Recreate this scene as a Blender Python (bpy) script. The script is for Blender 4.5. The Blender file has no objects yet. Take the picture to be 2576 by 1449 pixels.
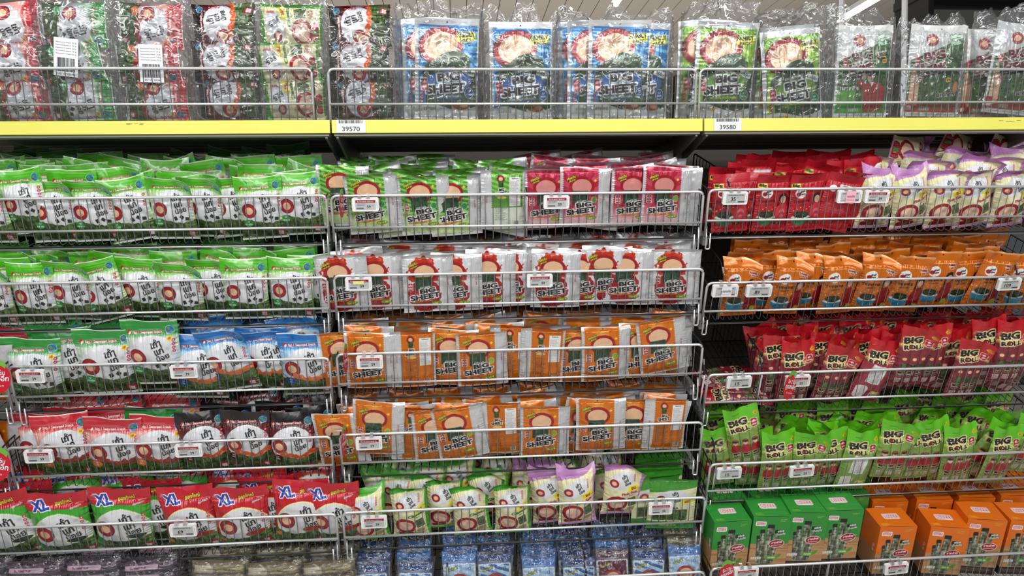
import bpy, math, random
import numpy as np
from mathutils import Matrix, Vector

# ------------------------------------------------------------------ camera
IMW, IMH, FPX = 2576, 1449, 1860.0
YAW, PITCH, ROLL = math.radians(4.3), math.radians(3.2), 0.017
CAM = Vector((0.0, -2.0, 1.35))
_f = Vector((math.sin(YAW)*math.cos(PITCH), math.cos(YAW)*math.cos(PITCH), -math.sin(PITCH)))
_r0 = Vector((math.cos(YAW), -math.sin(YAW), 0.0))
_u0 = _r0.cross(_f)
_r = _r0*math.cos(ROLL) - _u0*math.sin(ROLL)
_u = _u0*math.cos(ROLL) + _r0*math.sin(ROLL)
scene = bpy.context.scene
COL = scene.collection
cam_data = bpy.data.cameras.new('camera')
cam = bpy.data.objects.new('camera', cam_data)
COL.objects.link(cam)
cam_data.sensor_width = 36.0
cam_data.lens = 36.0*FPX/IMW
cam_data.clip_start = 0.05
M = Matrix.Identity(4)
for i in range(3):
    M[i][0] = _r[i]; M[i][1] = _u[i]; M[i][2] = -_f[i]; M[i][3] = CAM[i]
cam.matrix_world = M
scene.camera = cam

def ray(px, py):
    return (_f*FPX + _r*(px-IMW/2) - _u*(py-IMH/2)).normalized()
def at(px, py, Y=0.0):
    """Point of the plane y = Y seen at a pixel of the photograph."""
    d = ray(px, py)
    return CAM + d*((Y-CAM.y)/d.y)
def project(p):
    q = Vector(p)-CAM
    z = q.dot(_f)
    return (IMW/2+FPX*q.dot(_r)/z, IMH/2-FPX*q.dot(_u)/z)

# ------------------------------------------------------------------ world, lights, exposure
w = bpy.data.worlds.new('store_ambient'); scene.world = w; w.use_nodes = True
w.node_tree.nodes['Background'].inputs[0].default_value = (0.93, 0.96, 1.0, 1)
w.node_tree.nodes['Background'].inputs[1].default_value = 0.085
scene.view_settings.view_transform = 'Standard'
scene.view_settings.look = 'None'
scene.view_settings.gamma = 1.0
scene.view_settings.exposure = -0.38
scene.view_settings.use_curve_mapping = False
def area(name, loc, target, sx, sy, power, col=(1, 0.985, 0.96)):
    l = bpy.data.lights.new(name, 'AREA'); l.shape = 'RECTANGLE'; l.size = sx; l.size_y = sy
    l.energy = power; l.color = col
    o = bpy.data.objects.new(name, l); COL.objects.link(o); o.location = loc
    d = Vector(target)-Vector(loc)
    o.rotation_euler = d.to_track_quat('-Z', 'Y').to_euler()
    return o
area('aisle_light', (0.1, -1.5, 3.2), (0.1, 0.0, 0.8), 5.2, 0.25, 84)
area('aisle_light', (0.1, -3.6, 2.7), (0.1, 0.0, 1.1), 6.0, 0.4, 125)
area('aisle_light', (0.1, -6.5, 2.5), (0.1, 0.0, 1.1), 9.0, 0.8, 130)
area('aisle_light', (0.1, 1.9, 3.7), (0.1, 1.2, 0), 5.0, 0.4, 45)
area('ceiling_fill', (0.5, 6.0, 1.2), (0.5, 6.0, 4), 9.0, 7.0, 260)  # unseen upward fill added behind the gondola to brighten the ceiling
scene.cycles.max_bounces = 7
scene.cycles.transparent_max_bounces = 14
scene.cycles.caustics_reflective = False
scene.cycles.caustics_refractive = False

# ------------------------------------------------------------------ materials
def lin(c):
    c = np.asarray(c, dtype=np.float32)
    return np.where(c <= 0.04045, c/12.92, ((c+0.055)/1.055)**2.4)
def hexc(s):
    return tuple(int(s[i:i+2], 16)/255 for i in (0, 2, 4))
def mat(name, color='808080', rough=0.5, metal=0.0, coat=0.0, bump=0.0, bscale=60.0, var=0.0):
    m = bpy.data.materials.new(name); m.use_nodes = True
    nt = m.node_tree; b = nt.nodes['Principled BSDF']
    c = tuple(float(x) for x in lin(hexc(color)))+(1.0,)
    b.inputs['Base Color'].default_value = c
    b.inputs['Roughness'].default_value = rough
    b.inputs['Metallic'].default_value = metal
    b.inputs['Coat Weight'].default_value = coat
    if bump or var:
        tc = nt.nodes.new('ShaderNodeTexCoord'); n = nt.nodes.new('ShaderNodeTexNoise')
        n.inputs['Scale'].default_value = bscale; n.inputs['Detail'].default_value = 4
        nt.links.new(tc.outputs['Object'], n.inputs['Vector'])
        if bump:
            bp = nt.nodes.new('ShaderNodeBump'); bp.inputs['Strength'].default_value = bump
            bp.inputs['Distance'].default_value = 0.004
            nt.links.new(n.outputs['Fac'], bp.inputs['Height']); nt.links.new(bp.outputs['Normal'], b.inputs['Normal'])
        if var:
            r = nt.nodes.new('ShaderNodeValToRGB')
            r.color_ramp.elements[0].color = tuple(x*(1-var) for x in c[:3])+(1,)
            r.color_ramp.elements[1].color = tuple(min(1, x*(1+var)) for x in c[:3])+(1,)
            r.color_ramp.elements[0].position = 0.3; r.color_ramp.elements[1].position = 0.7
            nt.links.new(n.outputs['Fac'], r.inputs[0]); nt.links.new(r.outputs[0], b.inputs['Base Color'])
    return m
def print_mat(name, rough, metal, bump, coat=0.3):
    """printed film: colours come from the printed design stored on the mesh"""
    m = mat(name, 'ffffff', rough, metal, coat)
    nt = m.node_tree; b = nt.nodes['Principled BSDF']
    b.inputs['Coat Roughness'].default_value = 0.08
    a = nt.nodes.new('ShaderNodeAttribute'); a.attribute_name = 'ink'
    nt.links.new(a.outputs['Color'], b.inputs['Base Color'])
    tc = nt.nodes.new('ShaderNodeTexCoord')
    mp = nt.nodes.new('ShaderNodeMapping'); mp.inputs['Scale'].default_value = (30, 30, 18)
    oi = nt.nodes.new('ShaderNodeObjectInfo')
    nt.links.new(oi.outputs['Random'], mp.inputs['Location'])
    nt.links.new(tc.outputs['Object'], mp.inputs['Vector'])
    n = nt.nodes.new('ShaderNodeTexNoise'); n.noise_type = 'RIDGED_MULTIFRACTAL'
    n.inputs['Scale'].default_value = 1.1; n.inputs['Detail'].default_value = 3
    n.inputs['Distortion'].default_value = 1.2
    nt.links.new(mp.outputs['Vector'], n.inputs['Vector'])
    bp = nt.nodes.new('ShaderNodeBump'); bp.inputs['Strength'].default_value = bump
    bp.inputs['Distance'].default_value = 0.003
    nt.links.new(n.outputs['Fac'], bp.inputs['Height']); nt.links.new(bp.outputs['Normal'], b.inputs['Normal'])
    nt.links.new(bp.outputs['Normal'], b.inputs['Coat Normal'])
    return m
P_FILM = print_mat('printed_glossy_film', 0.32, 0.0, 0.62, 0.55)
P_FOIL = print_mat('printed_foil', 0.3, 0.25, 0.5, 0.4)
P_MATTE = print_mat('printed_matte_film', 0.42, 0.0, 0.35, 0.25)
P_CARD = print_mat('printed_card', 0.4, 0.0, 0.0, 0.25)

def wrap_mat(name, lo=0.015, hi=0.7, scale=26.0, haze=0.045, tint=(0.97, 0.98, 1.0)):
    m = bpy.data.materials.new(name); m.use_nodes = True
    nt = m.node_tree; nt.nodes.clear()
    out = nt.nodes.new('ShaderNodeOutputMaterial'); mix = nt.nodes.new('ShaderNodeMixShader')
    tr = nt.nodes.new('ShaderNodeBsdfTransparent'); tr.inputs[0].default_value = tint+(1,)
    gl = nt.nodes.new('ShaderNodeBsdfGlossy'); gl.inputs['Roughness'].default_value = 0.07
    gl.inputs['Color'].default_value = (1, 1, 1, 1)
    df = nt.nodes.new('ShaderNodeBsdfDiffuse'); df.inputs[0].default_value = (0.85, 0.87, 0.9, 1)
    m2 = nt.nodes.new('ShaderNodeMixShader'); m2.inputs[0].default_value = haze
    lw = nt.nodes.new('ShaderNodeFresnel'); lw.inputs[0].default_value = 1.45
    mr = nt.nodes.new('ShaderNodeMapRange')
    mr.inputs['From Min'].default_value = 0.0; mr.inputs['From Max'].default_value = 0.6
    mr.inputs['To Min'].default_value = lo; mr.inputs['To Max'].default_value = hi
    tc = nt.nodes.new('ShaderNodeTexCoord'); n = nt.nodes.new('ShaderNodeTexNoise')
    n.noise_type = 'RIDGED_MULTIFRACTAL'
    n.inputs['Scale'].default_value = scale; n.inputs['Detail'].default_value = 5; n.inputs['Distortion'].default_value = 1.5
    bp = nt.nodes.new('ShaderNodeBump'); bp.inputs['Strength'].default_value = 1.0; bp.inputs['Distance'].default_value = 0.0085
    nt.links.new(tc.outputs['Object'], n.inputs['Vector']); nt.links.new(n.outputs['Fac'], bp.inputs['Height'])
    for x in (gl, lw): nt.links.new(bp.outputs['Normal'], x.inputs['Normal'])
    nt.links.new(lw.outputs[0], mr.inputs['Value']); nt.links.new(mr.outputs[0], mix.inputs[0])
    nt.links.new(tr.outputs[0], m2.inputs[1]); nt.links.new(df.outputs[0], m2.inputs[2])
    nt.links.new(m2.outputs[0], mix.inputs[1]); nt.links.new(gl.outputs[0], mix.inputs[2])
    nt.links.new(mix.outputs[0], out.inputs[0])
    return m
M_WRAP = wrap_mat('clear_wrap')
M_THINWRAP = wrap_mat('clear_film', 0.01, 0.6, 34.0, 0.008)
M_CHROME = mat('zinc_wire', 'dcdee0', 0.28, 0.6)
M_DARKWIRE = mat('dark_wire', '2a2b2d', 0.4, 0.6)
M_THIN = mat('thin_wire', 'a6a8aa', 0.28, 0.85)
M_YELLOW = mat('yellow_strip', 'dedb62', 0.55, 0, 0.05, var=0.03, bscale=7)
M_GREY = mat('grey_steel', '6f716c', 0.45, 0.2, bump=0.05, bscale=20)
M_SHELF = mat('shelf_underside', '92948a', 0.5, 0.1, bump=0.05, bscale=20)
M_LGREY = mat('bracket_steel', 'a4a8aa', 0.35, 0.5)
M_PANEL = mat('back_panel_paint', '55514a', 0.6, 0, bump=0.05)
M_WHITEPL = mat('white_plastic', 'eceef0', 0.35)
M_SCREEN = mat('paper_screen', 'b9bcbd', 0.35)
M_INK = mat('black_ink', '15161a', 0.5)
M_TAGRED = mat('tag_red', '9e1c2c', 0.5)
M_PROMO = mat('promo_red', 'c4182c', 0.35, 0, 0.3)
M_PROMOG = mat('promo_green', '6cae3c', 0.4)
M_PAPER = mat('white_paper', 'e9ecf2', 0.6)
M_PINK = mat('pink_note', 'f0b9c8', 0.6)
M_NOTE = mat('yellow_note', 'dfe98a', 0.6)
M_CLEAR = wrap_mat('clear_clip', 0.12, 0.6, 8.0)

# ------------------------------------------------------------------ object helpers
def link(o, parent=None):
    COL.objects.link(o)
    if parent is not None: o.parent = parent
    return o
def tag(o, label=None, cat=None, group=None, kind=None):
    if label: o['label'] = label
    if cat: o['category'] = cat
    if group: o['group'] = group
    if kind: o['kind'] = kind
    return o
def empty(name, mw=None):
    o = bpy.data.objects.new(name, None); o.empty_display_size = 0.02
    link(o)
    if mw is not None: o.matrix_world = mw
    return o
class MB:
    """collects simple solids into one mesh"""
    def __init__(s): s.v = []; s.f = []
    def add(s, vs, fs):
        b = len(s.v); s.v += [tuple(x) for x in vs]; s.f += [tuple(i+b for i in f) for f in fs]; return s
    def box(s, x0, x1, y0, y1, z0, z1):
        vs = [(x, y, z) for z in (z0, z1) for y in (y0, y1) for x in (x0, x1)]
        return s.add(vs, [(0, 2, 3, 1), (4, 5, 7, 6), (0, 1, 5, 4), (2, 6, 7, 3), (0, 4, 6, 2), (1, 3, 7, 5)])
    def tube(s, pts, r, n=6, caps=True):
        pts = [Vector(p) for p in pts]; vs = []; fs = []
        for i, p in enumerate(pts):
            a = pts[max(0, i-1)]; b = pts[min(len(pts)-1, i+1)]
            t = (b-a).normalized()
            ref = Vector((0, 0, 1)) if abs(t.z) < 0.9 else Vector((0, 1, 0))
            u = t.cross(ref).normalized(); v = t.cross(u)
            for k in range(n):
                an = 2*math.pi*k/n
                vs.append(p+u*(r*math.cos(an))+v*(r*math.sin(an)))
        for i in range(len(pts)-1):
            for k in range(n):
                k2 = (k+1) % n
                fs.append((i*n+k, i*n+k2, (i+1)*n+k2, (i+1)*n+k))
        if caps:
            fs.append(tuple(range(n))[::-1]); fs.append(tuple((len(pts)-1)*n+k for k in range(n)))
        return s.add(vs, fs)
    def prism(s, pts2, y0, y1):
        """outline in x,z extruded in y"""
        n = len(pts2)
        vs = [(x, y0, z) for x, z in pts2]+[(x, y1, z) for x, z in pts2]
        fs = [tuple(range(n)), tuple(range(n, 2*n))[::-1]]+[(i, i+n, (i+1) % n+n, (i+1) % n) for i in range(n)]
        return s.add(vs, fs)
    def build(s, name, m, parent=None, smooth=False, mw=None):
        me = bpy.data.meshes.new(name); me.from_pydata(s.v, [], s.f); me.materials.append(m)
        if smooth: me.polygons.foreach_set('use_smooth', [True]*len(me.polygons))
        me.update()
        o = bpy.data.objects.new(name, me); link(o, parent)
        if mw is not None: o.matrix_world = mw
        return o
def rot_round(pts, r, n=5):
    """round the corners of a polyline"""
    out = [Vector(pts[0])]
    for i in range(1, len(pts)-1):
        p = Vector(pts[i]); a = (Vector(pts[i-1])-p).normalized()*r; b = (Vector(pts[i+1])-p).normalized()*r
        for k in range(n+1):
            t = k/n; out.append((p+a)*(1-t)**2+p*2*t*(1-t)+(p+b)*t*t)
    out.append(Vector(pts[-1])); return out

# ------------------------------------------------------------------ lettering
_gl = {}
def glyphs(s, bold):
    k = (s, bold)
    if k in _gl: return _gl[k]
    c = bpy.data.curves.new('t', 'FONT'); c.body = s; c.size = 1; c.fill_mode = 'FRONT'
    c.resolution_u = 3; c.offset = bold
    o = bpy.data.objects.new('t', c); COL.objects.link(o)
    me = bpy.data.meshes.new_from_object(o.evaluated_get(bpy.context.evaluated_depsgraph_get()))
    n = len(me.vertices); co = np.zeros(n*3, np.float32); me.vertices.foreach_get('co', co)
    me.calc_loop_triangles(); t = np.zeros(len(me.loop_triangles)*3, np.int32)
    me.loop_triangles.foreach_get('vertices', t)
    bpy.data.objects.remove(o); bpy.data.curves.remove(c); bpy.data.meshes.remove(me)
    _gl[k] = (co.reshape(-1, 3)[:, :2].copy(), t.reshape(-1, 3).copy())
    return _gl[k]
def text_obj(s, name, m, h, parent, loc=(0, 0, 0), bold=0.0, width=None, thick=0.0):
    """flat lettering in the local x,z plane, centred, facing -y; a real mesh lying on its sign"""
    co, tr = glyphs(s, bold)
    mn, mx = co.min(0), co.max(0); sc = h/(mx[1]-mn[1]); sx = sc
    if width: sx = width/(mx[0]-mn[0])
    v = [((p[0]-(mn[0]+mx[0])/2)*sx+loc[0], loc[1], (p[1]-(mn[1]+mx[1])/2)*sc+loc[2]) for p in co]
    me = bpy.data.meshes.new(name); me.from_pydata(v, [], [tuple(int(i) for i in t) for t in tr]); me.materials.append(m)
    o = bpy.data.objects.new(name, me); return link(o, parent)

# ------------------------------------------------------------------ printed designs
def vnoise(h, w_, ch, cw, seed):
    r = np.random.default_rng(seed); g = r.random((ch+2, cw+2)).astype(np.float32)
    y = np.linspace(0, ch, h); x = np.linspace(0, cw, w_)
    yi = y.astype(int); xi = x.astype(int); fy = (y-yi)[:, None]; fx = (x-xi)[None, :]
    fy = fy*fy*(3-2*fy); fx = fx*fx*(3-2*fx)
    a = g[yi][:, xi]; b = g[yi][:, xi+1]; c = g[yi+1][:, xi]; d = g[yi+1][:, xi+1]
    return (a*(1-fx)+b*fx)*(1-fy)+(c*(1-fx)+d*fx)*fy
class Canvas:
    S = 2.5
    def __init__(s, W, H, bg='ffffff'):
        s.W, s.H = W, H; s.w = int(W*s.S); s.h = int(H*s.S)
        s.a = np.empty((s.h, s.w, 3), np.float32); s.a[:] = hexc(bg)
        s.Y, s.X = np.mgrid[0:s.h, 0:s.w].astype(np.float32); s.X = (s.X+.5)/s.S; s.Y = (s.Y+.5)/s.S
    def put(s, m, c):
        c = hexc(c) if isinstance(c, str) else c
        if m.dtype == bool: s.a[m] = c
        else: s.a += (np.asarray(c, np.float32)-s.a)*m[..., None]
        return s
    def rect(s, x0, y0, x1, y1, c, rot=0, r=0):
        return s.put(s.mrect(x0, y0, x1, y1, rot, r), c)
    def mrect(s, x0, y0, x1, y1, rot=0, r=0):
        cx, cy = (x0+x1)/2, (y0+y1)/2; t = math.radians(rot)
        dx = (s.X-cx)*math.cos(t)+(s.Y-cy)*math.sin(t); dy = -(s.X-cx)*math.sin(t)+(s.Y-cy)*math.cos(t)
        qx = np.maximum(abs(dx)-(x1-x0)/2+r, 0); qy = np.maximum(abs(dy)-(y1-y0)/2+r, 0)
        return qx**2+qy**2 <= r*r+1e-6
    def mell(s, cx, cy, rx, ry, rot=0):
        t = math.radians(rot)
        dx = (s.X-cx)*math.cos(t)+(s.Y-cy)*math.sin(t); dy = -(s.X-cx)*math.sin(t)+(s.Y-cy)*math.cos(t)
        return (dx/rx)**2+(dy/ry)**2 <= 1
    def ell(s, cx, cy, rx, ry, c, rot=0, ol=None):
        if ol: s.put(s.mell(cx, cy, rx+ol[0], ry+ol[0], rot), ol[1])
        return s.put(s.mell(cx, cy, rx, ry, rot), c)
    def mpoly(s, pts):
        m = np.zeros((s.h, s.w), bool); n = len(pts)
        for i in range(n):
            x0, y0 = pts[i]; x1, y1 = pts[(i+1) % n]
            if y0 == y1: continue
            cond = ((s.Y >= min(y0, y1)) & (s.Y < max(y0, y1)))
            m ^= cond & (s.X < (x1-x0)*(s.Y-y0)/(y1-y0)+x0)
        return m
    def poly(s, pts, c): return s.put(s.mpoly(pts), c)
    def noise(s, cx, cy, seed, oct=2):
        n = 0
        for k in range(oct): n = n+vnoise(s.h, s.w, max(1, int(s.H/cy*2**k)), max(1, int(s.W/cx*2**k)), seed+k)/2**k
        return n/sum(1/2**k for k in range(oct))
    def weed(s, m, seed=1, c0='1c2f18', c1='5c7a3c'):
        n = 0.55*s.noise(3.5, 12, seed)+0.45*s.noise(9, 4, seed+7)
        n = np.clip((n-0.3)*2.4, 0, 1)[..., None]
        col = np.array(hexc(c0))*(1-n)+np.array(hexc(c1))*n
        s.a[m] = col[m]; return s
    def text(s, t, cx, cy, h, c, rot=0, bold=0.015, ols=(), width=None, shear=0):
        co, tr = glyphs(t, bold); mn, mx = co.min(0), co.max(0)
        sc = h/(mx[1]-mn[1]); sx = sc if not width else width/(mx[0]-mn[0])
        x = (co[:, 0]-(mn[0]+mx[0])/2)*sx; y = (co[:, 1]-(mn[1]+mx[1])/2)*sc; x = x+shear*y
        a = math.radians(rot); px = (cx+x*math.cos(a)-y*math.sin(a))*s.S; py = (cy+x*math.sin(a)+y*math.cos(a))*s.S
        pad = int(max([o[0] for o in ols]+[0])*s.S)+3
        x0 = int(px.min())-pad; y0 = int(py.min())-pad; ww = int(px.max())+pad-x0+1; hh = int(py.max())+pad-y0+1
        K = 2
        m = np.zeros((hh*K, ww*K), bool); qx = (px-x0)*K; qy = (py-y0)*K
        for i, j, k in tr:
            ax, ay, bx, by, cx_, cy_ = qx[i], qy[i], qx[j], qy[j], qx[k], qy[k]
            u0 = int(min(ax, bx, cx_)); u1 = int(max(ax, bx, cx_))+1; v0 = int(min(ay, by, cy_)); v1 = int(max(ay, by, cy_))+1
            gx = np.arange(u0, u1+1)[None, :]; gy = np.arange(v0, v1+1)[:, None]
            e0 = (bx-ax)*(gy-ay)-(by-ay)*(gx-ax); e1 = (cx_-bx)*(gy-by)-(cy_-by)*(gx-bx); e2 = (ax-cx_)*(gy-cy_)-(ay-cy_)*(gx-cx_)
            ins = ((e0 >= -.3) & (e1 >= -.3) & (e2 >= -.3)) | ((e0 <= .3) & (e1 <= .3) & (e2 <= .3))
            mm = m[v0:v1+1, u0:u1+1]; mm |= ins[:mm.shape[0], :mm.shape[1]]
        m = m.reshape(hh, K, ww, K).mean((1, 3)).astype(np.float32)
        def blit(mask, col):
            a0, b0 = max(0, y0), max(0, x0); a1, b1 = min(s.h, y0+hh), min(s.w, x0+ww)
            if a1 <= a0 or b1 <= b0: return
            sub = mask[a0-y0:a1-y0, b0-x0:b1-x0][..., None]
            s.a[a0:a1, b0:b1] += (np.asarray(hexc(col), np.float32)-s.a[a0:a1, b0:b1])*sub
        for wd, col in ols:
            r = wd*s.S; d = m.copy(); R = int(r)
            for dy in range(-R, R+1):
                for dx in range(-R, R+1):
                    if dx*dx+dy*dy <= r*r and (dx or dy):
                        d = np.maximum(d, np.roll(np.roll(m, dy, 0), dx, 1))
            blit(d, col)
        blit(m, c)
        return s
    def lines(s, x0, y0, x1, y1, c, step=2.6, th=0.8, seed=0, bg=None):
        if bg: s.rect(x0, y0, x1, y1, bg)
        r = random.Random(seed); y = y1-step
        while y > y0+step/2:
            x = x0+1
            e = x1-1-r.random()*(x1-x0)*.35
            while x < e:
                l = 1.5+r.random()*5; s.rect(x, y, min(x+l, e), y+th, c); x += l+.9
            y -= step
        return s
    def sample(s, nx, ny):
        """colours at an nx x ny grid of vertices"""
        ys = (np.linspace(0, s.h-1, ny)).astype(int); xs = (np.linspace(0, s.w-1, nx)).astype(int)
        ky = max(1, int(s.h/ny/2)); kx = max(1, int(s.w/nx/2))
        acc = 0; n = 0
        for dy in range(-ky, ky+1):
            for dx in range(-kx, kx+1):
                acc = acc+s.a[np.clip(ys+dy, 0, s.h-1)][:, np.clip(xs+dx, 0, s.w-1)]; n += 1
        return np.clip(acc/n, 0, 1)
# ------------------------------------------------------------------ the designs, in millimetres
BRAND = ['เถ้า', 'แก่', 'น้อย']
def brand(c, cx, cy, h, col='16181c', rot=14, ols=()):
    a = math.radians(rot)
    for k, t in enumerate(BRAND):
        d = (1-k)*h*1.12; ox = (k-.6)*h*0.15
        hh = h*(1.25 if k != 2 else 1.05)
        c.text(t, cx+ox-d*math.sin(a), cy+d*math.cos(a), hh, col, rot, 0.035, ols)
def roundel(c, cx, cy, r):
    """plain two-tone roundel where the packet carries its picture"""
    c.ell(cx, cy, r, r*.9, '9c1c26', 0, (r*.07, '2a1014'))
    c.ell(cx, cy, r*.58, r*.5, 'e2b993')
def dots(c, x, y, step, n, r, col='b0283c'):
    for k in range(n):
        c.ell(x, y-k*step, r, r, col); c.ell(x, y-k*step, r*.45, r*.45, 'e8c8cc')
def globe(c, x, y, r):
    c.ell(x, y, r, r*.95, '1f62a8', 0, (.9, 'cfe3e6')); c.ell(x-r*.3, y+r*.2, r*.45, r*.35, '3e9a4c', 30)
    c.ell(x+r*.3, y-r*.3, r*.4, r*.25, '3e9a4c', -20); c.ell(x-r*.6, y-r*.3, r*.25, r*.25, 'b02030')
def classic(kind, W=125, H=165):
    P = {  # header, body, bottom scene, badge
        'green': ('44a814', 'bccfa8', None, '2b8a3c'), 'mgreen': ('2a8a38', 'bcd0c0', None, '1f8f48'),
        'blue': ('1668b4', '9cc8e4', 'c8653a', '1c4a90'), 'red': ('b8202c', 'e0a8a0', '7c2c20', 'd8702c'),
        'black': ('3c1418', '5a1c1c', 'c44a1c', '3a1010')}[kind]
    c = Canvas(W, H, P[1]); sx, sy = W/125, H/165
    k = lambda x, y: (x*sx, y*sy)
    # header fades into the body
    g = np.clip((c.Y-126*sy)/(10*sy), 0, 1)
    c.put(g, P[0])
    n = c.noise(60, 3, 5); c.put(np.clip((n-.55)*2, 0, .22)*(c.Y > 128*sy), 'ffffff' if kind != 'black' else '806060')
    if kind == 'black': c.put(c.Y > 138*sy, '141014')
    c.rect(0, 163*sy, W, H, 'e8ece6' if kind != 'black' else '2a2a2c')
    c.text('No.1 Seaweed Snack', 58*sx, 139*sy, 6*sy, 'f2ece4', 1, .03, ((.8, '8c1820'),), width=66*sx)
    c.ell(17*sx, 140*sy, 5*sx, 3.4*sy, 'b02030', 40); c.ell(19*sx, 138*sy, 3.4*sx, 2.2*sy, 'ecd9b8', 40)
    globe(c, 107*sx, 143*sy, 9*sx)
    c.text('Crispy Seaweed', 84*sx, 131*sy, 2.2*sy, '60705c', 1)
    # white speech field
    c.ell(64*sx, 86*sy, 58*sx, 46*sy, 'bcc3e0', 8)
    c.ell(64*sx, 89*sy, 56*sx, 43*sy, 'd0d2d7', 8)
    c.ell(66*sx, 50*sy, 52*sx, 15*sy, 'cfd6a0' if P[2] is None else 'd9a080'); c.ell(66*sx, 56*sy, 50*sx, 14*sy, 'ced0d5')
    roundel(c, 31*sx, 82*sy, 20*sx)
    brand(c, 82*sx, 98*sy, 15.5*sy)
    dots(c, 115*sx, 118*sy, 8.5*sy, 4, 3.4*sx)
    # seaweed at the foot
    edge = 52*sy+5*np.sin(c.X/W*7)*sy+6*(c.noise(8, 50, 3)-.5)
    if P[2]:
        e2 = edge+np.where(c.X > W*.25, 14*sy, 2)*(0.5+c.noise(10, 40, 8))
        c.put(c.Y < e2, P[2]); nn = c.noise(6, 6, 21)
        c.put((c.Y < e2)*np.clip((nn-.5)*3, 0, .8), 'e8a060' if kind != 'red' else 'c03038')
    c.weed(c.Y < edge, 11)
    if P[2] is None:
        for q, (x, y) in enumerate(((74, 58), (90, 61), (104, 56))):
            c.rect((x-4)*sx, (y-4)*sy, (x+5)*sx, (y+6)*sy, '1c2420', 20+30*q)
    c.ell(24*sx, 48*sy, 13*sx, 10*sy, P[3]); c.text('รส', 24*sx, 52*sy, 4.5*sy, 'f0f0e8', 0, .03)
    c.text('คลาสสิค' if P[2] is None else {'blue': 'ซีฟู้ด', 'red': 'Spicy', 'black': 'BBQ'}[kind], 24*sx, 45*sy, 5*sy, 'f0f0e8', 0, .03)
    c.rect(98*sx, 8*sy, 116*sx, 26*sy, 'a81c30', -10, 2); c.rect(101*sx, 10*sy, 113*sx, 21*sy, 'd0cccc', -10, 1)
    c.rect(20*sx, 8*sy, 38*sx, 16*sy, 'a8b4a8', 0, 1)
    for q in range(5): c.rect((21+q*3.4)*sx, 9*sy, (23.4+q*3.4)*sx, 15*sy, '50605a', 0, .6)
    if kind in ('mgreen', 'red'):
        c.rect(102*sx, 119*sy, 112*sx, 129*sy, 'e8cf30', 45); c.text('เจ', 107*sx, 124*sy, 5*sy, 'b02020', 0, .03)
    c.rect(0, 0, W, 5*sy, 'c4ccc4' if kind != 'black' else '2a2020')
    return c
def xl(kind, W=150, H=185):
    body = {'green': '3c9a2e', 'red': 'b81e2a'}[kind]
    c = Canvas(W, H, body)
    c.put(c.Y > 138+8*np.sin(c.X/W*2.6+.2), 'b8182a')
    c.ell(78, 74, 72, 62, 'e8e0a0' if kind == 'red' else 'cfe0b8', 6); c.ell(78, 73, 69, 59, 'd0d2d7', 6)
    c.text('XL', 36, 156, 25, '1c3c9c', 6, .05, ((2.2, 'f4f4f4'),), width=44, shear=-.2)
    c.text('ซองใหญ่', 92, 160, 13, 'e8d83c', 8, .04, ((.9, '3c1010'),))
    c.text('คุ้มค่ากว่า', 122, 147, 8, 'f2f2f0', 12, .03, ((.6, '601018'),))
    roundel(c, 36, 80, 24); brand(c, 98, 92, 19)
    dots(c, 134, 116, 10, 4, 4)
    edge = 46+7*np.cos(c.X/W*6+.6)+8*(c.noise(10, 50, 3)-.5)
    c.ell(112, 54, 30, 11, '8c5c38' if kind == 'red' else 'd8dcc0'); c.ell(112, 57, 24, 7, '9c2420' if kind == 'red' else '20302c')
    c.weed(c.Y < edge, 31, '20341a', '6a8848')
    if kind == 'red': c.ell(14, 34, 9, 7, 'd0702c')
    else: c.ell(13, 30, 12, 14, '2c9040')
    c.rect(122, 6, 142, 26, 'a81c30', -8, 2); c.rect(125, 9, 138, 21, 'd0cccc', -8, 1)
    c.rect(0, 0, W, 5, 'c4ccc4')
    return c
def waves(c, m, c0, c1, n=1):
    ph = c.X*.16*n+c.Y*.5*n+6*c.noise(40, 30, 4)
    s_ = np.clip(np.sin(ph)*2.5+.5, 0, 1)
    c.put(m*s_.astype(np.float32), c1)
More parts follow.
